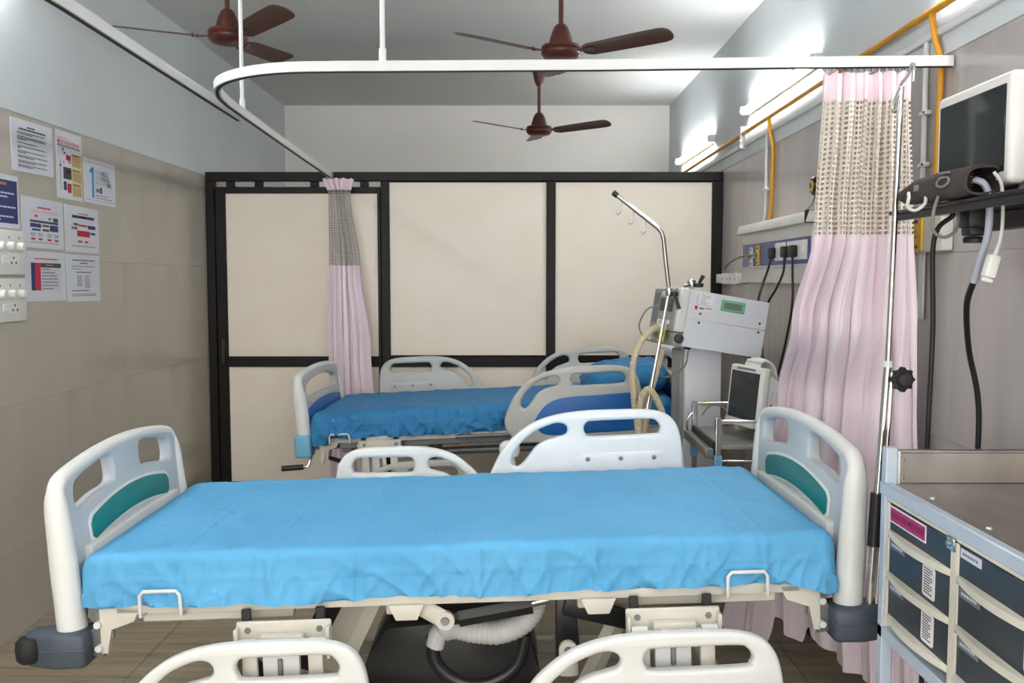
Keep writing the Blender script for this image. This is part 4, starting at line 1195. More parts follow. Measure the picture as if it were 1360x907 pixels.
MB().tube(spline([(-0.03, 0.03, -0.04), (-0.03, 0.08, -0.08), (-0.04, 0.16, -0.11), (-0.04, 0.24, -0.13)], 6), 0.004, 6).build('lead', 'cable_olive', rl)

# ------------------------------------------------------------------ gas outlet box behind the near curtain
go = thing('outlet_box', 'white wall box with a yellow gas outlet under the black shelf', 'wall unit', (XR - 0.001, 3.2, 1.705))
MB().box((-0.042, -0.18, -0.062), (0, 0.16, 0.062), 0.004, 1).build('housing', 'unit_grey', go)
gas_outlet(go, -0.042, 0.10, 0.0, 'outlet_white', 0.12, 0.085)
gas_outlet(go, -0.042, -0.005, 0.0, 'outlet_yellow', 0.122, 0.085)
MB().box((-0.012, 0.01, -0.30), (-0.004, 0.05, -0.062), 0.002, 1).build('trunking', 'white_metal', go)

# ------------------------------------------------------------------ ventilator on its column
ve = thing('ventilator', 'white ventilator with tilted body and green display on a column stand', 'ventilator', (1.0, 4.56, 0), R(14))
TV = Matrix.Translation((0, 0, 1.327)) @ Matrix.Rotation(R(9.2), 4, 'Y')
HX, HY, HZ = 0.214, 0.15, 0.139
body = MB(TV).box((-HX, -HY + 0.004, -HZ), (HX, HY, HZ), 0.004, 1).build('body', 'vent_white', ve)
MB(TV).box((-HX, -HY, 0.0), (HX, -HY + 0.005, HZ), 0.0015, 1).build('upper_side_cover', 'vent_white', ve)
MB(TV).box((-HX, -HY, -HZ), (HX, -HY + 0.005, -0.0015), 0.0015, 1).build('lower_side_cover', 'vent_white', ve)
for x, z in ((-0.145, 0.03), (-0.145, -0.014), (0.178, 0.03), (0.178, -0.014)):
    MB(TV).cyl((x, -HY - 0.002, z), (x, -HY + 0.003, z), 0.006, 10).build('cover_screw', 'ink_dark', body)
FV = frame((0, -HY - 0.001, 0), (1, 0, 0), (0, 0, 1))
MB(TV).box((-0.045, -HY - 0.006, 0.062), (0.085, -HY + 0.002, 0.118), 0.004, 1).build('display_bezel', 'display_green', body)
MB(TV).box((-0.03, -HY - 0.0075, 0.073), (0.065, -HY - 0.004, 0.105), 0.001, 1).build('display', 'lcd', body)
def inv_label(TT, parent, x, z, w, h, y, k=1.0):
    p = MB(TT).box((x, y - 0.0012, z), (x + w, y + 0.0005, z + h)).build('label_sticker', 'paper_matte', parent, 0)
    q = MB(TT)
    rnd = random.Random(int(x * 1000))
    for i in range(5):
        zz = z + h * (0.92 - 0.115 * i)
        q.box((x + w * 0.05, y - 0.0018, zz - h * 0.03), (x + w * 0.2, y - 0.001, zz))
        q.box((x + w * 0.3, y - 0.0018, zz - h * 0.025), (x + w * rnd.uniform(0.5, 0.85), y - 0.001, zz))
    q.box((x + w * 0.03, y - 0.0018, z + h * 0.33), (x + w * 0.97, y - 0.001, z + h * 0.345))
    q.box((x + w * 0.3, y - 0.0018, z + h * 0.08), (x + w * 0.52, y - 0.001, z + h * 0.2))
    q.build('printed_text', 'ink_grey', p, 0)['kind'] = 'stuff'
    MB(TT).box((x + w * 0.05, y - 0.0018, z + h * 0.04), (x + w * 0.2, y - 0.001, z + h * 0.26)).build('printed_block', 'ink_red', p, 0)
    MB(TT).box((x + w * 0.58, y - 0.0018, z + h * 0.16), (x + w * 0.95, y - 0.001, z + h * 0.21)).build('printed_line', 'ink_red', p, 0)
inv_label(TV, body, -0.185, 0.045, 0.10, 0.082, -HY - 0.0005)
bz = MB(TV).box((-HX - 0.052, -HY - 0.006, -0.075), (-HX + 0.002, HY + 0.006, HZ + 0.004), 0.012, 3).build('front_bezel', 'monitor_shell', ve)
fc = MB(TV).box((-HX - 0.062, -HY + 0.012, -0.066), (-HX - 0.050, HY - 0.012, HZ - 0.008), 0.004, 1).build('control_face', 'vent_grey', ve)
FX = -HX - 0.0625
for (ya, yb, za, zb, m) in ((-0.11, -0.035, 0.02, 0.085, 'screen_dark'), (-0.025, 0.04, 0.02, 0.085, 'screen_dark'), (-0.09, -0.02, 0.092, 0.118, 'screen_dark'), (0.055, 0.12, -0.04, 0.11, 'ink_grey')):
    MB(TV).box((FX - 0.002, ya, za), (FX + 0.003, yb, zb), 0.0015, 1).build('readout', m, fc)
for ya, za in ((-0.09, -0.035), (-0.04, -0.035), (0.01, -0.035), (0.0, 0.105)):
    MB(TV).lathe([(0.014, 0), (0.012, 0.014), (0, 0.014)], (FX, ya, za), 14, Matrix.Rotation(R(-90), 3, 'Y')).build('dial', 'monitor_shell', fc)
lo = MB(TV).box((-HX - 0.045, -HY + 0.01, -HZ - 0.005), (-HX + 0.002, HY - 0.01, -0.077), 0.006, 2).build('gas_block', 'vent_grey', ve)
MB(TV).cyl((-HX - 0.045, -0.07, -0.10), (-HX - 0.12, -0.07, -0.10), 0.013, 12).build('outlet_port', 'grey_metal', lo)
MB(TV).box((-HX - 0.10, -0.105, -0.135), (-HX - 0.075, -0.045, -0.060), 0.004, 1).build('yellow_tag', 'yellow_plastic', lo)
MB(TV).lathe([(0.024, 0), (0.022, 0.02), (0.01, 0.026), (0, 0.026)], (-HX - 0.02, -HY + 0.012, -0.105), 8, Matrix.Rotation(R(90), 3, 'X')).build('tee_handle', 'ink_dark', lo)
for x in (-0.17, 0.18):
    MB(TV).lathe([(0.016, -HZ - 0.012), (0.016, -HZ), (0, -HZ)], (x, -HY + 0.03, 0), 12).build('rubber_foot', 'black_rubber', body)
MB().box((-0.165, -0.045, 0.30), (0.035, 0.09, 1.225), 0.012, 2).build('column', 'vent_white', ve)
MB().box((-0.185, -0.03, 0.30), (-0.164, 0.08, 1.20), 0.006, 1).build('column_channel', 'vent_grey', ve)
MB().cyl((0.18, 0.02, 0.30), (0.18, 0.02, 1.19), 0.022, 14).build('support_post', 'vent_grey', ve)
MB().box((-0.26, -0.16, 0.22), (0.24, 0.18, 0.30), 0.012, 2).build('base', 'vent_grey', ve)
for x in (-0.24, 0.22):
    MB().box((x - 0.03, -0.17, 0.15), (x + 0.03, 0.20, 0.225), 0.008, 1).build('base_leg', 'vent_grey', ve)
    for y in (-0.14, 0.17):
        castor(ve, x, y, r=0.05)
MB().tube(spline([(0.21, 0.05, 1.28), (0.27, 0.04, 1.27), (0.30, 0.04, 1.20), (0.31, 0.03, 1.0), (0.29, 0.03, 0.7)], 8), 0.008, 8).build('supply_hose', 'cable_olive', ve)
MB().tube(spline([(0.20, 0.08, 1.25), (0.245, 0.06, 1.21), (0.265, 0.05, 1.10), (0.26, 0.05, 0.8)], 8), 0.009, 8).build('supply_hose', 'cable_black', ve)

# jointed support arm with black clamps
ar = thing('support_arm', 'chrome jointed hose arm clamped to the ventilator', 'support arm', (0.80, 4.46, 1.52))
o = Vector((0.80, 4.46, 1.52))
def rel(p): return Vector(p) - o
MB().cyl(rel((0.885, 4.52, 1.522)), rel((0.742, 4.33, 1.487)), 0.009, 10).build('upper_tube', 'chrome', ar)
MB().cyl(rel((0.742, 4.33, 1.487)), rel((0.622, 4.22, 0.925)), 0.0085, 12).build('lower_tube', 'chrome', ar)
MB().cyl(rel((0.624, 4.222, 0.935)), rel((0.618, 4.216, 0.905)), 0.014, 10).build('tube_end', 'grey_metal', ar)
MB().lathe([(0, -0.022), (0.018, -0.018), (0.022, 0), (0.018, 0.018), (0, 0.022)], rel((0.742, 4.33, 1.487)), 14).build('elbow_joint', 'chrome', ar)
MB().lathe([(0, -0.024), (0.02, -0.018), (0.024, 0), (0.02, 0.018), (0, 0.024)], rel((0.885, 4.52, 1.525)), 14).build('shoulder_joint', 'chrome', ar)
MB().cyl(rel((0.885, 4.52, 1.51)), rel((0.887, 4.53, 1.455)), 0.010, 10).build('mount_stub', 'chrome', ar)
k1 = MB().lathe([(0.012, -0.012), (0.024, -0.010), (0.026, 0.008), (0.0, 0.012)], rel((0.915, 4.50, 1.518)), 14).build('clamp_knob', 'black_plastic', ar)
MB().cyl(rel((0.915, 4.50, 1.52)), rel((0.937, 4.49, 1.565)), 0.007, 8, r2=0.011).build('clamp_lever', 'black_plastic', k1)
k2 = MB().lathe([(0.012, -0.012), (0.020, -0.010), (0.022, 0.008), (0.0, 0.012)], rel((0.762, 4.315, 1.478)), 14).build('clamp_knob', 'black_plastic', ar)
MB().cyl(rel((0.765, 4.312, 1.475)), rel((0.785, 4.30, 1.405)), 0.007, 8, r2=0.010).build('clamp_lever', 'black_plastic', k2)

# breathing hose
hs = spline([(0.735, 4.42, 1.312), (0.70, 4.40, 1.314), (0.657, 4.34, 1.298), (0.60, 4.30, 1.242), (0.565, 4.28, 1.137), (0.572, 4.28, 0.974), (0.590, 4.28, 0.847), (0.605, 4.28, 0.74),
             (0.61, 4.26, 0.65), (0.60, 4.22, 0.61), (0.59, 4.20, 0.66), (0.588, 4.20, 0.80), (0.588, 4.20, 0.93), (0.600, 4.20, 1.005), (0.627, 4.20, 1.033), (0.664, 4.20, 0.992), (0.700, 4.20, 0.90), (0.725, 4.20, 0.79), (0.73, 4.20, 0.70),
             (0.70, 4.22, 0.63), (0.64, 4.24, 0.64), (0.622, 4.27, 0.75), (0.632, 4.28, 0.90), (0.653, 4.30, 1.01), (0.691, 4.34, 1.12), (0.715, 4.36, 1.205)], 14)
bh = thing('breathing_hose', 'long looping beige corrugated breathing hose hanging from the ventilator', 'hose', (0.64, 4.28, 0.6))
o2 = Vector((0.64, 4.28, 0.6))
MB().tube([p - o2 for p in hs], 0.0155, 10, rf=hose_rf(0.0155, 0.07)).build('corrugated_tube', 'hose_beige', bh, 20)
MB().cyl(Vector((0.735, 4.42, 1.312)) - o2, Vector((0.70, 4.40, 1.314)) - o2, 0.019, 12).build('connector', 'paper_matte', bh)
MB().tube([p - o2 for p in spline([(0.72, 4.36, 1.28), (0.66, 4.33, 1.255), (0.62, 4.32, 1.27), (0.60, 4.33, 1.33), (0.64, 4.36, 1.40), (0.71, 4.42, 1.425)], 8)], 0.004, 6).build('sensor_line', 'cable_olive', bh)
MB().tube([p - o2 for p in spline([(0.70, 4.36, 1.22), (0.685, 4.35, 1.13), (0.71, 4.34, 1.08), (0.77, 4.35, 1.085), (0.83, 4.37, 1.13), (0.85, 4.40, 1.20)], 8)], 0.004, 6).build('sensor_line', 'cable_olive', bh)

# ------------------------------------------------------------------ bent drip pole of the far bed
dp = thing('drip_pole', 'bent metal drip pole with three hooks rising beside the ventilator', 'drip pole', (0.93, 5.0, 0.79))
o3 = Vector((0.93, 5.0, 0.79))
pp = [(0.945, 4.965, 0.80), (0.90, 4.985, 1.2), (0.858, 5.0, 1.47), (0.838, 5.0, 1.62), (0.822, 5.0, 1.765)] + spline([(0.822, 5.0, 1.765), (0.812, 5.0, 1.80), (0.79, 5.0, 1.828), (0.76, 5.0, 1.852)], 5) + [(0.66, 5.0, 1.93), (0.566, 5.0, 2.003)]
MB().tube([Vector(p) - o3 for p in pp], 0.0125, 12).build('pole', 'steel', dp, 60)
MB().lathe([(0, 0), (0.016, 0), (0.016, 0.03), (0.0, 0.034)], Vector((0.566, 5.0, 2.003)) - o3, 12, Matrix.Rotation(R(-52), 3, 'Y')).build('end_cap', 'black_plastic', dp)
for t in (0.10, 0.45, 0.80):
    b = Vector((0.566, 5.0, 2.003)) * (1 - t) + Vector((0.76, 5.0, 1.852)) * t - o3
    MB().tube([b + Vector(q) for q in ((0, 0, -0.008), (0, 0, -0.06), (-0.003, 0, -0.078), (-0.014, 0, -0.088), (-0.026, 0, -0.080), (-0.029, 0, -0.062))], 0.0035, 8).build('hook', 'chrome', dp, 60)

# ------------------------------------------------------------------ steel trolley and bedside monitor
tr = thing('steel_trolley', 'small stainless steel trolley with guard rails in front of the ventilator', 'trolley', (1.09, 4.05, 0))
X0, X1, Y0, Y1 = -0.225, 0.215, -0.25, 0.25
for z in (0.845, 0.32):
    s = MB().box((X0, Y0, z - 0.02), (X1, Y1, z), 0.003, 1).build('shelf', 'steel', tr)
for x, y in ((X0, Y0), (X0, Y1), (X1, Y0), (X1, Y1)):
    p = MB().box((x - 0.012, y - 0.012, 0.10), (x + 0.012, y + 0.012, 0.965), 0.003, 1).build('corner_post', 'chrome', tr)
    MB().box((x - 0.016, y - 0.016, 0.70), (x + 0.016, y + 0.016, 0.80), 0.002, 1).build('blue_sleeve', 'bumper_blue', p)
    castor(tr, x, y, r=0.05)
MB().cyl((X0, Y1, 0.955), (X1, Y1, 0.955), 0.008, 10).build('guard_rail', 'chrome', tr)
MB().cyl((X0, Y0, 0.945), (X1, Y0, 0.945), 0.008, 10).build('guard_rail', 'chrome', tr)
MB().cyl((X0, Y0, 0.775), (X1, Y0, 0.775), 0.008, 10).build('lower_rail', 'chrome', tr)
MB().tube(spline([(X0 - 0.012, Y1, 0.91), (X0 - 0.035, Y1, 0.87), (X0 - 0.03, Y1, 0.82), (X0 - 0.005, Y1, 0.80)], 6), 0.006, 8).build('push_handle', 'chrome', tr)
MB().box((X0 - 0.055, Y0 - 0.01, 0.79), (X0 - 0.02, Y1 - 0.02, 0.83), 0.003, 1).build('side_channel', 'steel', tr)
MB().box((X0 - 0.019, Y0 + 0.02, 0.78), (X0 - 0.004, Y1 - 0.03, 0.855), 0.002, 1).build('side_lip', 'black_plastic', tr)
tag(MB().tube(spline([(0.895, 4.28, 0.90), (0.94, 4.29, 0.945), (1.0, 4.28, 0.935), (1.03, 4.27, 0.88), (0.98, 4.26, 0.852)], 8), 0.004, 6).build('coiled_lead', 'cable_olive'), 'thin lead lying on the steel trolley behind the small monitor', 'cable')
yt = MB().lathe([(0, -0.01), (0.022, -0.008), (0.024, 0), (0.018, 0.008), (0, 0.01)], (0.955, 4.494, 0.93), 8, Matrix.Rotation(R(80), 3, 'X') @ Matrix.Diagonal((1, 0.6, 1))).build('warning_tag', 'yellow_plastic')
tag(yt, 'small yellow tag stuck on the white ventilator column', 'tag')

def monitor(name, label, loc, rz, w, d, h, tiltx, handle, lab):
    mo = thing(name, label, 'monitor', loc, rz)
    TT = Matrix.Translation((0, 0, 0.0)) @ Matrix.Rotation(tiltx, 4, 'X')
    b = MB(TT).box((-w / 2, 0, 0), (w / 2, 0.045, h), 0.014, 3).build('front_frame', 'monitor_shell', mo)
    MB(TT).box((-w / 2 + 0.022, -0.0025, 0.03), (w / 2 - 0.022, 0.004, h - 0.028), 0.002, 1).build('screen', 'screen_dark', mo)
    if handle:
        poly = [(0.045, 0.006), (d, 0.006), (d, h * 0.52), (d * 0.86, h * 0.64), (d * 0.62, h * 0.80), (0.045, h * 0.90)]
        k = MB(TT).prism(poly, -w / 2 + 0.012, w / 2 - 0.012, frame((0, 0, 0), (0, 1, 0), (0, 0, 1)), 0.008).build('rear_housing', 'monitor_shell', mo)
        hp = spline([(0, 0.03, h - 0.02), (0, 0.035, h + 0.018), (0, 0.06, h + 0.03), (0, 0.10, h + 0.012), (0, 0.128, h - 0.05)], 6)
        MB(TT).tube(hp, 0.02, 10, sq=(0.6, 3.4), up=(0, 0.4, 1)).build('carry_handle', 'monitor_shell', mo)
        me = text_mesh('nameplate', 'PATIENT MONITOR', 0.014, TT @ frame((0, -0.0005, h - 0.015), (1, 0, 0), (0, 0, 1)), w * 0.5)
        q = MB(TT)
        rnd = random.Random(3)
        x = -w * 0.27
        while x < w * 0.25:
            e = x + rnd.uniform(0.008, 0.016)
            q.box((x, -0.0012, h - 0.021), (e, 0.0005, h - 0.010)); x = e + 0.003
        q.build('nameplate', 'ink_grey', mo, 0)['kind'] = 'stuff'
        bpy.data.meshes.remove(me)
        MB(TT).box((-w / 2 + 0.02, -0.014, 0.0), (w / 2 - 0.02, 0.01, 0.03), 0.004, 1).build('key_strip', 'unit_grey', mo)
        rr = Matrix.Rotation(R(90), 4, 'Z')
        inv_label(TT @ Matrix.Translation((w / 2 - 0.012, 0, 0)) @ rr, mo, 0.052, h * 0.34, 0.095, h * 0.32, -0.0005)
    else:
        k = MB(TT).box((-w / 2 + 0.012, 0.045, 0.012), (w / 2 - 0.012, d, h - 0.016), 0.012, 3).build('rear_housing', 'monitor_shell', mo)
        MB(TT).box((w / 2 - 0.013, 0.05, h - 0.045), (w / 2 - 0.0105, d - 0.01, h - 0.042)).build('seam', 'ink_grey', k, 0)
        MB(TT).box((w / 2 - 0.013, 0.05, 0.035), (w / 2 - 0.0105, d - 0.01, 0.037)).build('seam', 'ink_grey', k, 0)
        rr = Matrix.Rotation(R(90), 4, 'Z')
        inv_label(TT @ Matrix.Translation((w / 2 - 0.012, 0, 0)) @ rr, mo, 0.050, h * 0.49, 0.09, h * 0.27, -0.0005)
        for xx in (-w / 2 + 0.05, w / 2 - 0.05):
            MB().box((xx - 0.02, 0.06, -0.018), (xx + 0.02, d - 0.03, 0.014), 0.004, 1).build('foot', 'unit_grey', mo)
    if handle:
        for xx in (-w / 2 + 0.05, w / 2 - 0.05):
            MB().box((xx - 0.02, 0.03, -0.035), (xx + 0.02, d - 0.02, 0.02), 0.004, 1).build('foot', 'unit_grey', mo)
    return mo
monitor('patient_monitor', 'small white patient monitor with dark screen standing on the steel trolley', (1.035, 4.105, 0.88), R(-74), 0.285, 0.165, 0.275, R(-6), True, 1)

# ------------------------------------------------------------------ black wall shelf with the large monitor
sh = thing('wall_shelf', 'black wall shelf carrying the large monitor at upper right', 'shelf', (1.27, 2.26, 1.742))
MB().box((-0.195, -0.45, -0.012), (0.189, 0.36, 0.0), 0.003, 1).build('board', 'black_gloss', sh)
MB().box((-0.19, -0.44, -0.030), (-0.178, 0.34, -0.011), 0.002, 1).build('front_lip', 'black_plastic', sh)
MB().box((0.03, -0.44, -0.062), (0.05, 0.28, -0.011), 0.003, 1).build('bracket_arm', 'black_plastic', sh)
MB().box((0.174, -0.42, -0.12), (0.189, 0.30, -0.011), 0.003, 1).build('wall_flange', 'black_plastic', sh)
cl = MB().box((-0.112, 0.06, -0.062), (-0.052, 0.12, -0.011), 0.008, 2).build('clamp_block', 'black_plastic', sh)
MB().box((-0.106, 0.065, -0.082), (-0.060, 0.115, -0.055), 0.006, 2).build('clamp_slide', 'black_plastic', cl)
MB().lathe([(0.024, -0.10), (0.026, -0.09), (0.020, -0.084), (0, -0.084)], (-0.084, 0.09, 0), 12).build('clamp_screw', 'black_plastic', cl)
monitor('patient_monitor', 'large white monitor with dark screen on the black wall shelf', (1.15, 2.31, 1.772), R(-90), 0.37, 0.26, 0.262, R(0), False, 1)

# rolled blood pressure cuff
cu = thing('pressure_cuff', 'brown folded blood pressure cuff lying on the black shelf', 'cuff', (1.088, 2.31, 1.743))
def cuff_layer(k, off, w0):
    # flattened roll seen from its end
    n = 26
    pts = []
    for i in range(n):
        a = 2 * PI * i / n
        pts.append(((0.052 - 0.008 * k) * math.copysign(abs(math.cos(a)) ** 0.7, math.cos(a)), 0.040 + (0.037 - 0.008 * k) * math.copysign(abs(math.sin(a)) ** 0.8, math.sin(a)) + 0.006 * math.cos(a)))
    return pts
RZ = Matrix.Rotation(R(8), 4, 'Z')
secs = [(-0.155, 1.0, 0.0), (-0.10, 1.02, 0.0), (-0.04, 1.0, 0.0), (0.02, 0.98, -0.002), (0.07, 0.92, -0.004), (0.11, 0.78, -0.008), (0.135, 0.5, -0.012), (0.142, 0.2, -0.014)]
q = MB(RZ)
rings = []
for (yy, s, dz) in secs:
    rings.append([q.bm.verts.new((p[0] * (0.8 + 0.2 * s), yy + 0.004 * math.sin(p[0] * 60), max(0.002, 0.040 + (p[1] - 0.040) * s + dz + 0.002 * math.sin(yy * 60 + p[0] * 40)))) for p in cuff_layer(0, 0, 1)])
for A, B in zip(rings, rings[1:]):
    for i in range(len(A)):
        q.bm.faces.new((A[i], A[(i + 1) % len(A)], B[(i + 1) % len(A)], B[i]))
q.bm.faces.new(rings[-1])
inner = [[q.bm.verts.new((p[0], yy, p[1])) for p in cuff_layer(1, 0, 1)] for yy in (-0.155, -0.06)]
for i in range(26):
    j = (i + 1) % 26
    q.bm.faces.new((rings[0][j], rings[0][i], inner[0][i], inner[0][j]))
    q.bm.faces.new((inner[0][j], inner[0][i], inner[1][i], inner[1][j]))
q.build('wrap', 'cuff_brown', cu, 60)
for k in (2, 3):
    pts = cuff_layer(k, 0, 1)
    MB(RZ).grid(lambda u, v: (pts[int(u * 22) % 26][0], -0.150 + 0.08 * v, pts[int(u * 22) % 26][1]), 22, 2).build('inner_fold', 'cuff_brown', cu, 60)
MB(RZ).tube([(-0.054 + 0.003 * math.sin(a), -0.075 + 0.024 * math.cos(a), 0.042 + 0.012 * math.sin(a)) for a in [2 * PI * i / 16 for i in range(16)]], 0.003, 6, closed=True).build('printed_ring', 'ink_grey', cu)
MB(RZ).box((-0.0555, 0.03, 0.03), (-0.0505, 0.045, 0.046)).build('printed_mark', 'ink_grey', cu, 0)
MB(RZ).box((-0.056, -0.09, 0.062), (-0.044, -0.06, 0.066)).build('printed_mark', 'ink_grey', cu, 0)

tag(MB().tube(spline([(1.075, 2.215, 1.785), (1.085, 2.19, 1.788), (1.115, 2.17, 1.775), (1.13, 2.17, 1.73), (1.135, 2.18, 1.66), (1.13, 2.20, 1.60), (1.125, 2.22, 1.54)], 8), 0.0085, 10).build('cuff_hose', 'cable_grey'), 'pale grey hose hanging from the brown cuff', 'hose')
tag(MB().tube(spline([(1.125, 2.22, 1.545), (1.15, 2.30, 1.48), (1.22, 2.42, 1.36), (1.275, 2.47, 1.22), (1.29, 2.49, 1.05), (1.29, 2.50, 0.6), (1.30, 2.52, 0.2)], 8), 0.0078, 10).build('air_hose', 'cable_black'), 'black hose running down from the grey cuff hose behind the cart', 'hose')
tag(MB().tube(spline([(1.235, 2.56, 1.73), (1.20, 2.60, 1.66), (1.205, 2.60, 1.40), (1.20, 2.60, 1.10), (1.19, 2.58, 0.7), (1.20, 2.58, 0.2)], 8), 0.0072, 10).build('monitor_cable', 'cable_black'), 'black cord hanging straight under the shelf left of the cuff hose', 'cable')
sp = thing('finger_sensor', 'white finger sensor clip dangling on its cable below the monitor', 'sensor', (1.13, 2.17, 1.6))
o4 = Vector((1.13, 2.17, 1.6))
MB().tube([p - o4 for p in spline([(1.125, 2.145, 1.80), (1.14, 2.14, 1.775), (1.146, 2.14, 1.73), (1.147, 2.14, 1.67), (1.14, 2.14, 1.625), (1.132, 2.14, 1.605)], 8)], 0.004, 8).build('lead', 'cable_white', sp)
RS = Matrix.Translation(Vector((1.124, 2.14, 1.582)) - o4) @ Matrix.Rotation(R(14), 4, 'Y')
MB(RS).box((-0.013, -0.012, -0.03), (0.014, 0.012, 0.024), 0.005, 2).build('clip_body', 'switch_white', sp)
MB(RS).box((-0.015, -0.010, -0.042), (0.012, 0.002, -0.031), 0.003, 1).build('clip_lip', 'switch_white', sp)
MB(RS).cyl((0.002, 0, 0.022), (0.004, 0, 0.05), 0.006, 8, r2=0.004).build('strain_relief', 'cable_white', sp)
tag(MB().tube(spline([(1.05, 2.42, 1.775), (1.02, 2.36, 1.770), (0.995, 2.30, 1.755), (0.993, 2.30, 1.73), (1.012, 2.30, 1.722), (1.035, 2.30, 1.738), (1.045, 2.32, 1.765), (1.05, 2.35, 1.775)], 8), 0.0042, 8).build('sensor_cable', 'cable_white'), 'small white cable loop poking out under the left end of the cuff', 'cable')
tag(MB().tube(spline([(1.09, 2.32, 1.778), (1.058, 2.27, 1.762), (1.035, 2.25, 1.712), (1.037, 2.25, 1.668), (1.063, 2.25, 1.652), (1.095, 2.26, 1.668), (1.112, 2.28, 1.705), (1.115, 2.30, 1.725)], 8), 0.0042, 8).build('sensor_cable', 'cable_olive'), 'larger olive grey cable loop hanging below the shelf edge', 'cable')

# ------------------------------------------------------------------ drip pole of the near bed
iv = thing('drip_pole', 'tall chrome drip pole with black star knob at the head of the nearest bed', 'drip pole', (1.0, 2.50, 0.62))
o5 = Vector((1.0, 2.50, 0.62))
MB().cyl(Vector((1.004, 2.50, 0.632)) - o5, Vector((1.037, 2.50, 1.315)) - o5, 0.0105, 14).build('outer_tube', 'chrome', iv)
MB().cyl(Vector((1.037, 2.50, 1.315)) - o5, Vector((1.052, 2.50, 2.07)) - o5, 0.0078, 12).build('inner_rod', 'chrome', iv)
MB().cyl(Vector((1.0365, 2.50, 1.305)) - o5, Vector((1.0372, 2.50, 1.322)) - o5, 0.014, 14).build('collar', 'white_metal', iv)
MB().cyl(Vector((1.022, 2.497, 0.632)) - o5, Vector((1.049, 2.497, 1.29)) - o5, 0.006, 10).build('side_rod', 'chrome', iv)
MB().cyl(Vector((1.012, 2.50, 0.80)) - o5, Vector((1.018, 2.50, 0.95)) - o5, 0.018, 12).build('grip_sleeve', 'black_plastic', iv)
star = []
for k in range(48):
    a = 2 * PI * k / 48
    rr = 0.030 + 0.006 * math.cos(8 * a)
    star.append((rr * math.cos(a), rr * math.sin(a)))
kb = MB().prism(star, -0.011, 0.011, frame(Vector((1.072, 2.485, 1.272)) - o5, (0.97, 0.24, 0), (0, 0, 1)), 0.003).build('star_knob', 'black_plastic', iv)
MB().cyl(Vector((1.040, 2.50, 1.272)) - o5, Vector((1.07, 2.492, 1.272)) - o5, 0.009, 10).build('knob_stem', 'chrome', kb)
MB().lathe([(0.02, 0), (0.018, 0.006), (0, 0.007)], Vector((1.074, 2.474, 1.272)) - o5, 16, Matrix.Rotation(R(90), 3, 'X')).build('knob_cap', 'black_plastic', kb)
hk = spline([(1.052, 2.50, 2.066), (1.044, 2.495, 2.062), (1.032, 2.49, 2.035), (1.026, 2.49, 2.012), (1.031, 2.49, 2.000), (1.036, 2.49, 2.015), (1.040, 2.495, 2.045), (1.052, 2.50, 2.078), (1.070, 2.50, 2.102), (1.077, 2.50, 2.128), (1.083, 2.50, 2.132), (1.086, 2.50, 2.11), (1.085, 2.50, 2.085)], 6)
MB().tube([p - o5 for p in hk], 0.0042, 8).build('bag_hook', 'chrome', iv)

# ------------------------------------------------------------------ drawer cart
ct = thing('drawer_cart', 'blue grey medicine cart with smoked drawers and steel top at right', 'cart', (0.96, 1.95, 0))
CD = 0.46
YA, YZ = -0.385, 0.385         # near and far end
ZTOP = 1.02
for x in (0.0, CD - 0.03):
    for y in (YA, YZ - 0.03):
        MB().box((x, y, 0.10), (x + 0.03, y + 0.03, 1.115 if y > 0 else ZTOP), 0.003, 1).build('corner_post', 'cart_frame', ct)
MB().box((-0.004, YA, ZTOP - 0.03), (0.02, YZ, ZTOP + 0.004), 0.003, 1).build('front_top_rail', 'cart_frame', ct)
MB().box((0.0, YA, 0.612), (0.03, YZ, 0.645), 0.003, 1).build('front_bottom_rail', 'cart_frame', ct)
MB().box((0.02, YA + 0.005, 0.645), (CD, YA + 0.02, ZTOP - 0.02), 0.002, 1).build('end_panel', 'cart_frame', ct)
MB().box((0.02, YZ - 0.02, 0.645), (CD, YZ - 0.005, ZTOP - 0.02), 0.002, 1).build('end_panel', 'cart_frame', ct)
MB().box((0.005, YA + 0.03, 0.14), (CD - 0.005, YZ - 0.03, 0.16), 0.003, 1).build('lower_shelf', 'cart_frame', ct)
top = MB().box((0.018, YA + 0.004, ZTOP - 0.012), (CD - 0.004, YZ - 0.018, ZTOP), 0.002, 1).build('steel_top', 'tray_steel', ct)
MB().box((0.032, YZ - 0.02, ZTOP), (CD - 0.004, YZ - 0.012, 1.108), 0.002, 1).box((0.032, YZ - 0.026, 1.100), (CD - 0.004, YZ - 0.006, 1.108), 0.002, 1).build('end_upstand', 'tray_steel', top)
MB().box((CD - 0.014, YA + 0.004, ZTOP), (CD - 0.004, YZ - 0.02, 1.108), 0.002, 1).build('back_upstand', 'tray_steel', top)
MB().box((0.030, YZ - 0.034, ZTOP), (0.036, YZ - 0.02, 1.105), 0.002, 1).build('corner_lip', 'white_metal', top)
for z in (1.04, 1.085):
    MB().cyl((0.036, YZ - 0.045, z), (0.040, YZ - 0.045, z), 0.005, 8).build('rivet', 'chrome', top)
for yy in (0.20, -0.06):
    MB().lathe([(0.008, ZTOP), (0.006, ZTOP + 0.004), (0, ZTOP + 0.004)], (0.05, yy, 0), 8).build('rivet', 'chrome', top)
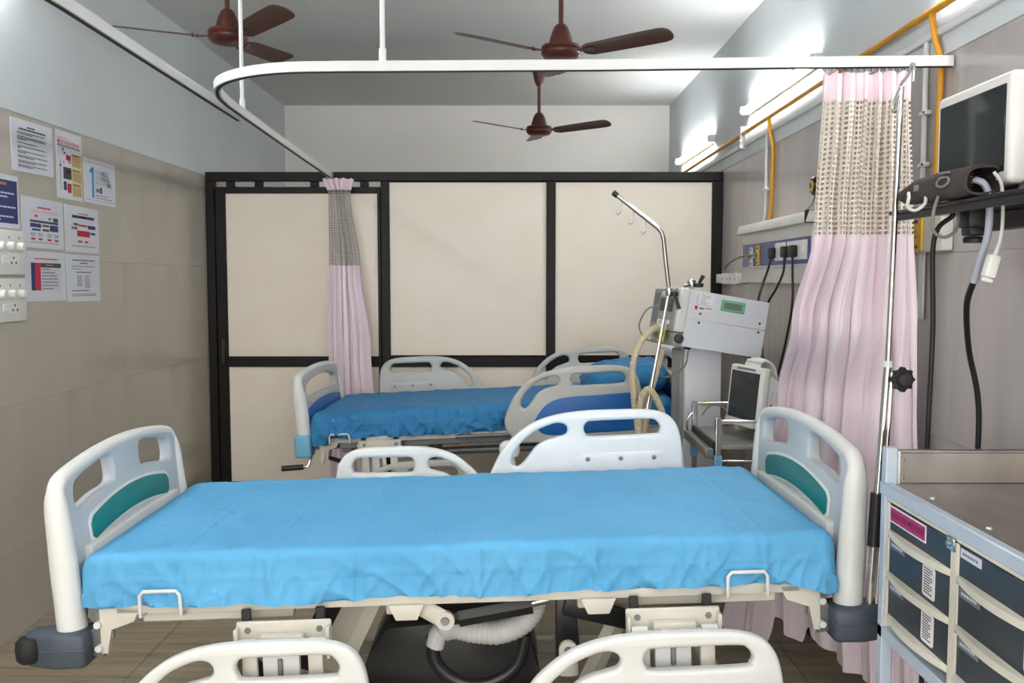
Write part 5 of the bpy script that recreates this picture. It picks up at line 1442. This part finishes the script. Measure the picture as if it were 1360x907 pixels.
# cream drawer carcass
zs = [0.995, 0.892, 0.782, 0.672]
MB().box((0.004, YA + 0.03, zs[0] - 0.018), (0.03, YZ - 0.03, zs[0]), 0.003, 1).build('carcass_header', 'cart_cream', ct)
for y in (YA + 0.03, -0.012, YZ - 0.036):
    MB().box((0.004, y, 0.645), (0.03, y + (0.024 if abs(y) < 0.1 else 0.006), zs[0] - 0.018), 0.002, 1).build('carcass_stile', 'cart_cream', ct)
lk = MB().box((-0.004, -0.018, 0.955), (0.006, 0.016, 0.985), 0.002, 1).build('lock', 'chrome', ct)
MB().lathe([(0.007, 0), (0.006, 0.006), (0, 0.006)], (-0.004, 0.004, 0.970), 12, Matrix.Rotation(R(-90), 3, 'Y')).build('lock_barrel', 'grey_metal', lk)
def drawer(col, row):
    ya, yb = (0.014, YZ - 0.038) if col == 0 else (YA + 0.038, -0.014)
    z0 = zs[row + 1] + 0.002
    z1 = zs[row] - (0.020 if row == 0 else 0.004)
    d = MB().box((0.006, ya, z0), (CD - 0.06, yb, z1), 0.003, 1).build('drawer', 'drawer_smoke', ct)
    # curved cream pull lip along the bottom edge
    L = yb - ya
    pts = []
    for k in range(13):
        t = k / 12
        pts.append((0.006 - 0.020 * math.sin(PI * t) - 0.002, ya + L * t))
    poly = [(0.010, ya)] + pts + [(0.010, yb)]
    q = MB()
    q.prism([(a, b) for a, b in poly][::-1], z0 - 0.003, z0 + 0.014, Matrix.Identity(4), 0.003)
    q.build('pull_lip', 'cart_cream', d)
    MB().box((0.003, yb - 0.012, z0), (0.0075, yb, z1), 0.001, 1).build('drawer_edge', 'cart_cream', d)
    S = frame((0.0055, yb, z0), (0, -1, 0), (0, 0, 1))
    H = z1 - z0
    if col == 0 and row == 0:
        MB(S).box((0.015, H - 0.045, 0), (0.215, H - 0.003, 0.0015)).build('sticker_border', 'paper_matte', d, 0)
        st = MB(S).box((0.019, H - 0.041, 0.001), (0.211, H - 0.007, 0.0021)).build('sticker', 'sticker_magenta', d, 0)
        link_mesh('lettering', text_mesh('lettering', 'HIGH RISK MEDICINE', 0.022, S @ Matrix.Translation((0.115, H - 0.024, 0.0026)), 0.18), 'ink_maroon', d, 0)
    else:
        MB(S).box((0.02, H - 0.024, 0), (0.105, H - 0.004, 0.002)).build('name_strip', 'ink_white' if row == 0 else 'ink_grey', d, 0)
        q = MB(S)
        x = 0.03
        while x < 0.09:
            q.box((x, H - 0.017, 0.0015), (x + 0.008, H - 0.011, 0.0025)); x += 0.011
        q.build('printed_text', 'ink_grey' if row == 0 else 'ink_white', d, 0)['kind'] = 'stuff'
        lx = 0.205 if col == 0 else 0.27
        me = curve_mesh('list_label', [rrect(lx, 0.024, lx + 0.062, H - 0.004, 0.008)], 0.0008, 0.0, S @ Matrix.Translation((0, 0, 0.001)), 0)
        link_mesh('list_label', me, 'paper_matte', d, 0)
        q = MB(S)
        for k in range(10):
            zz = H - 0.012 - 0.0063 * k
            q.box((lx + 0.008, zz - 0.0024, 0.0017), (lx + 0.05 - (0.012 if k % 3 == 2 else 0), zz, 0.0024))
        q.build('printed_text', 'ink_dark', d, 0)['kind'] = 'stuff'
for c_ in (0, 1):
    for r_ in range(3):
        drawer(c_, r_)
for x in (0.03, CD - 0.03):
    for y in (YA + 0.03, YZ - 0.03):
        castor(ct, x, y, r=0.045)
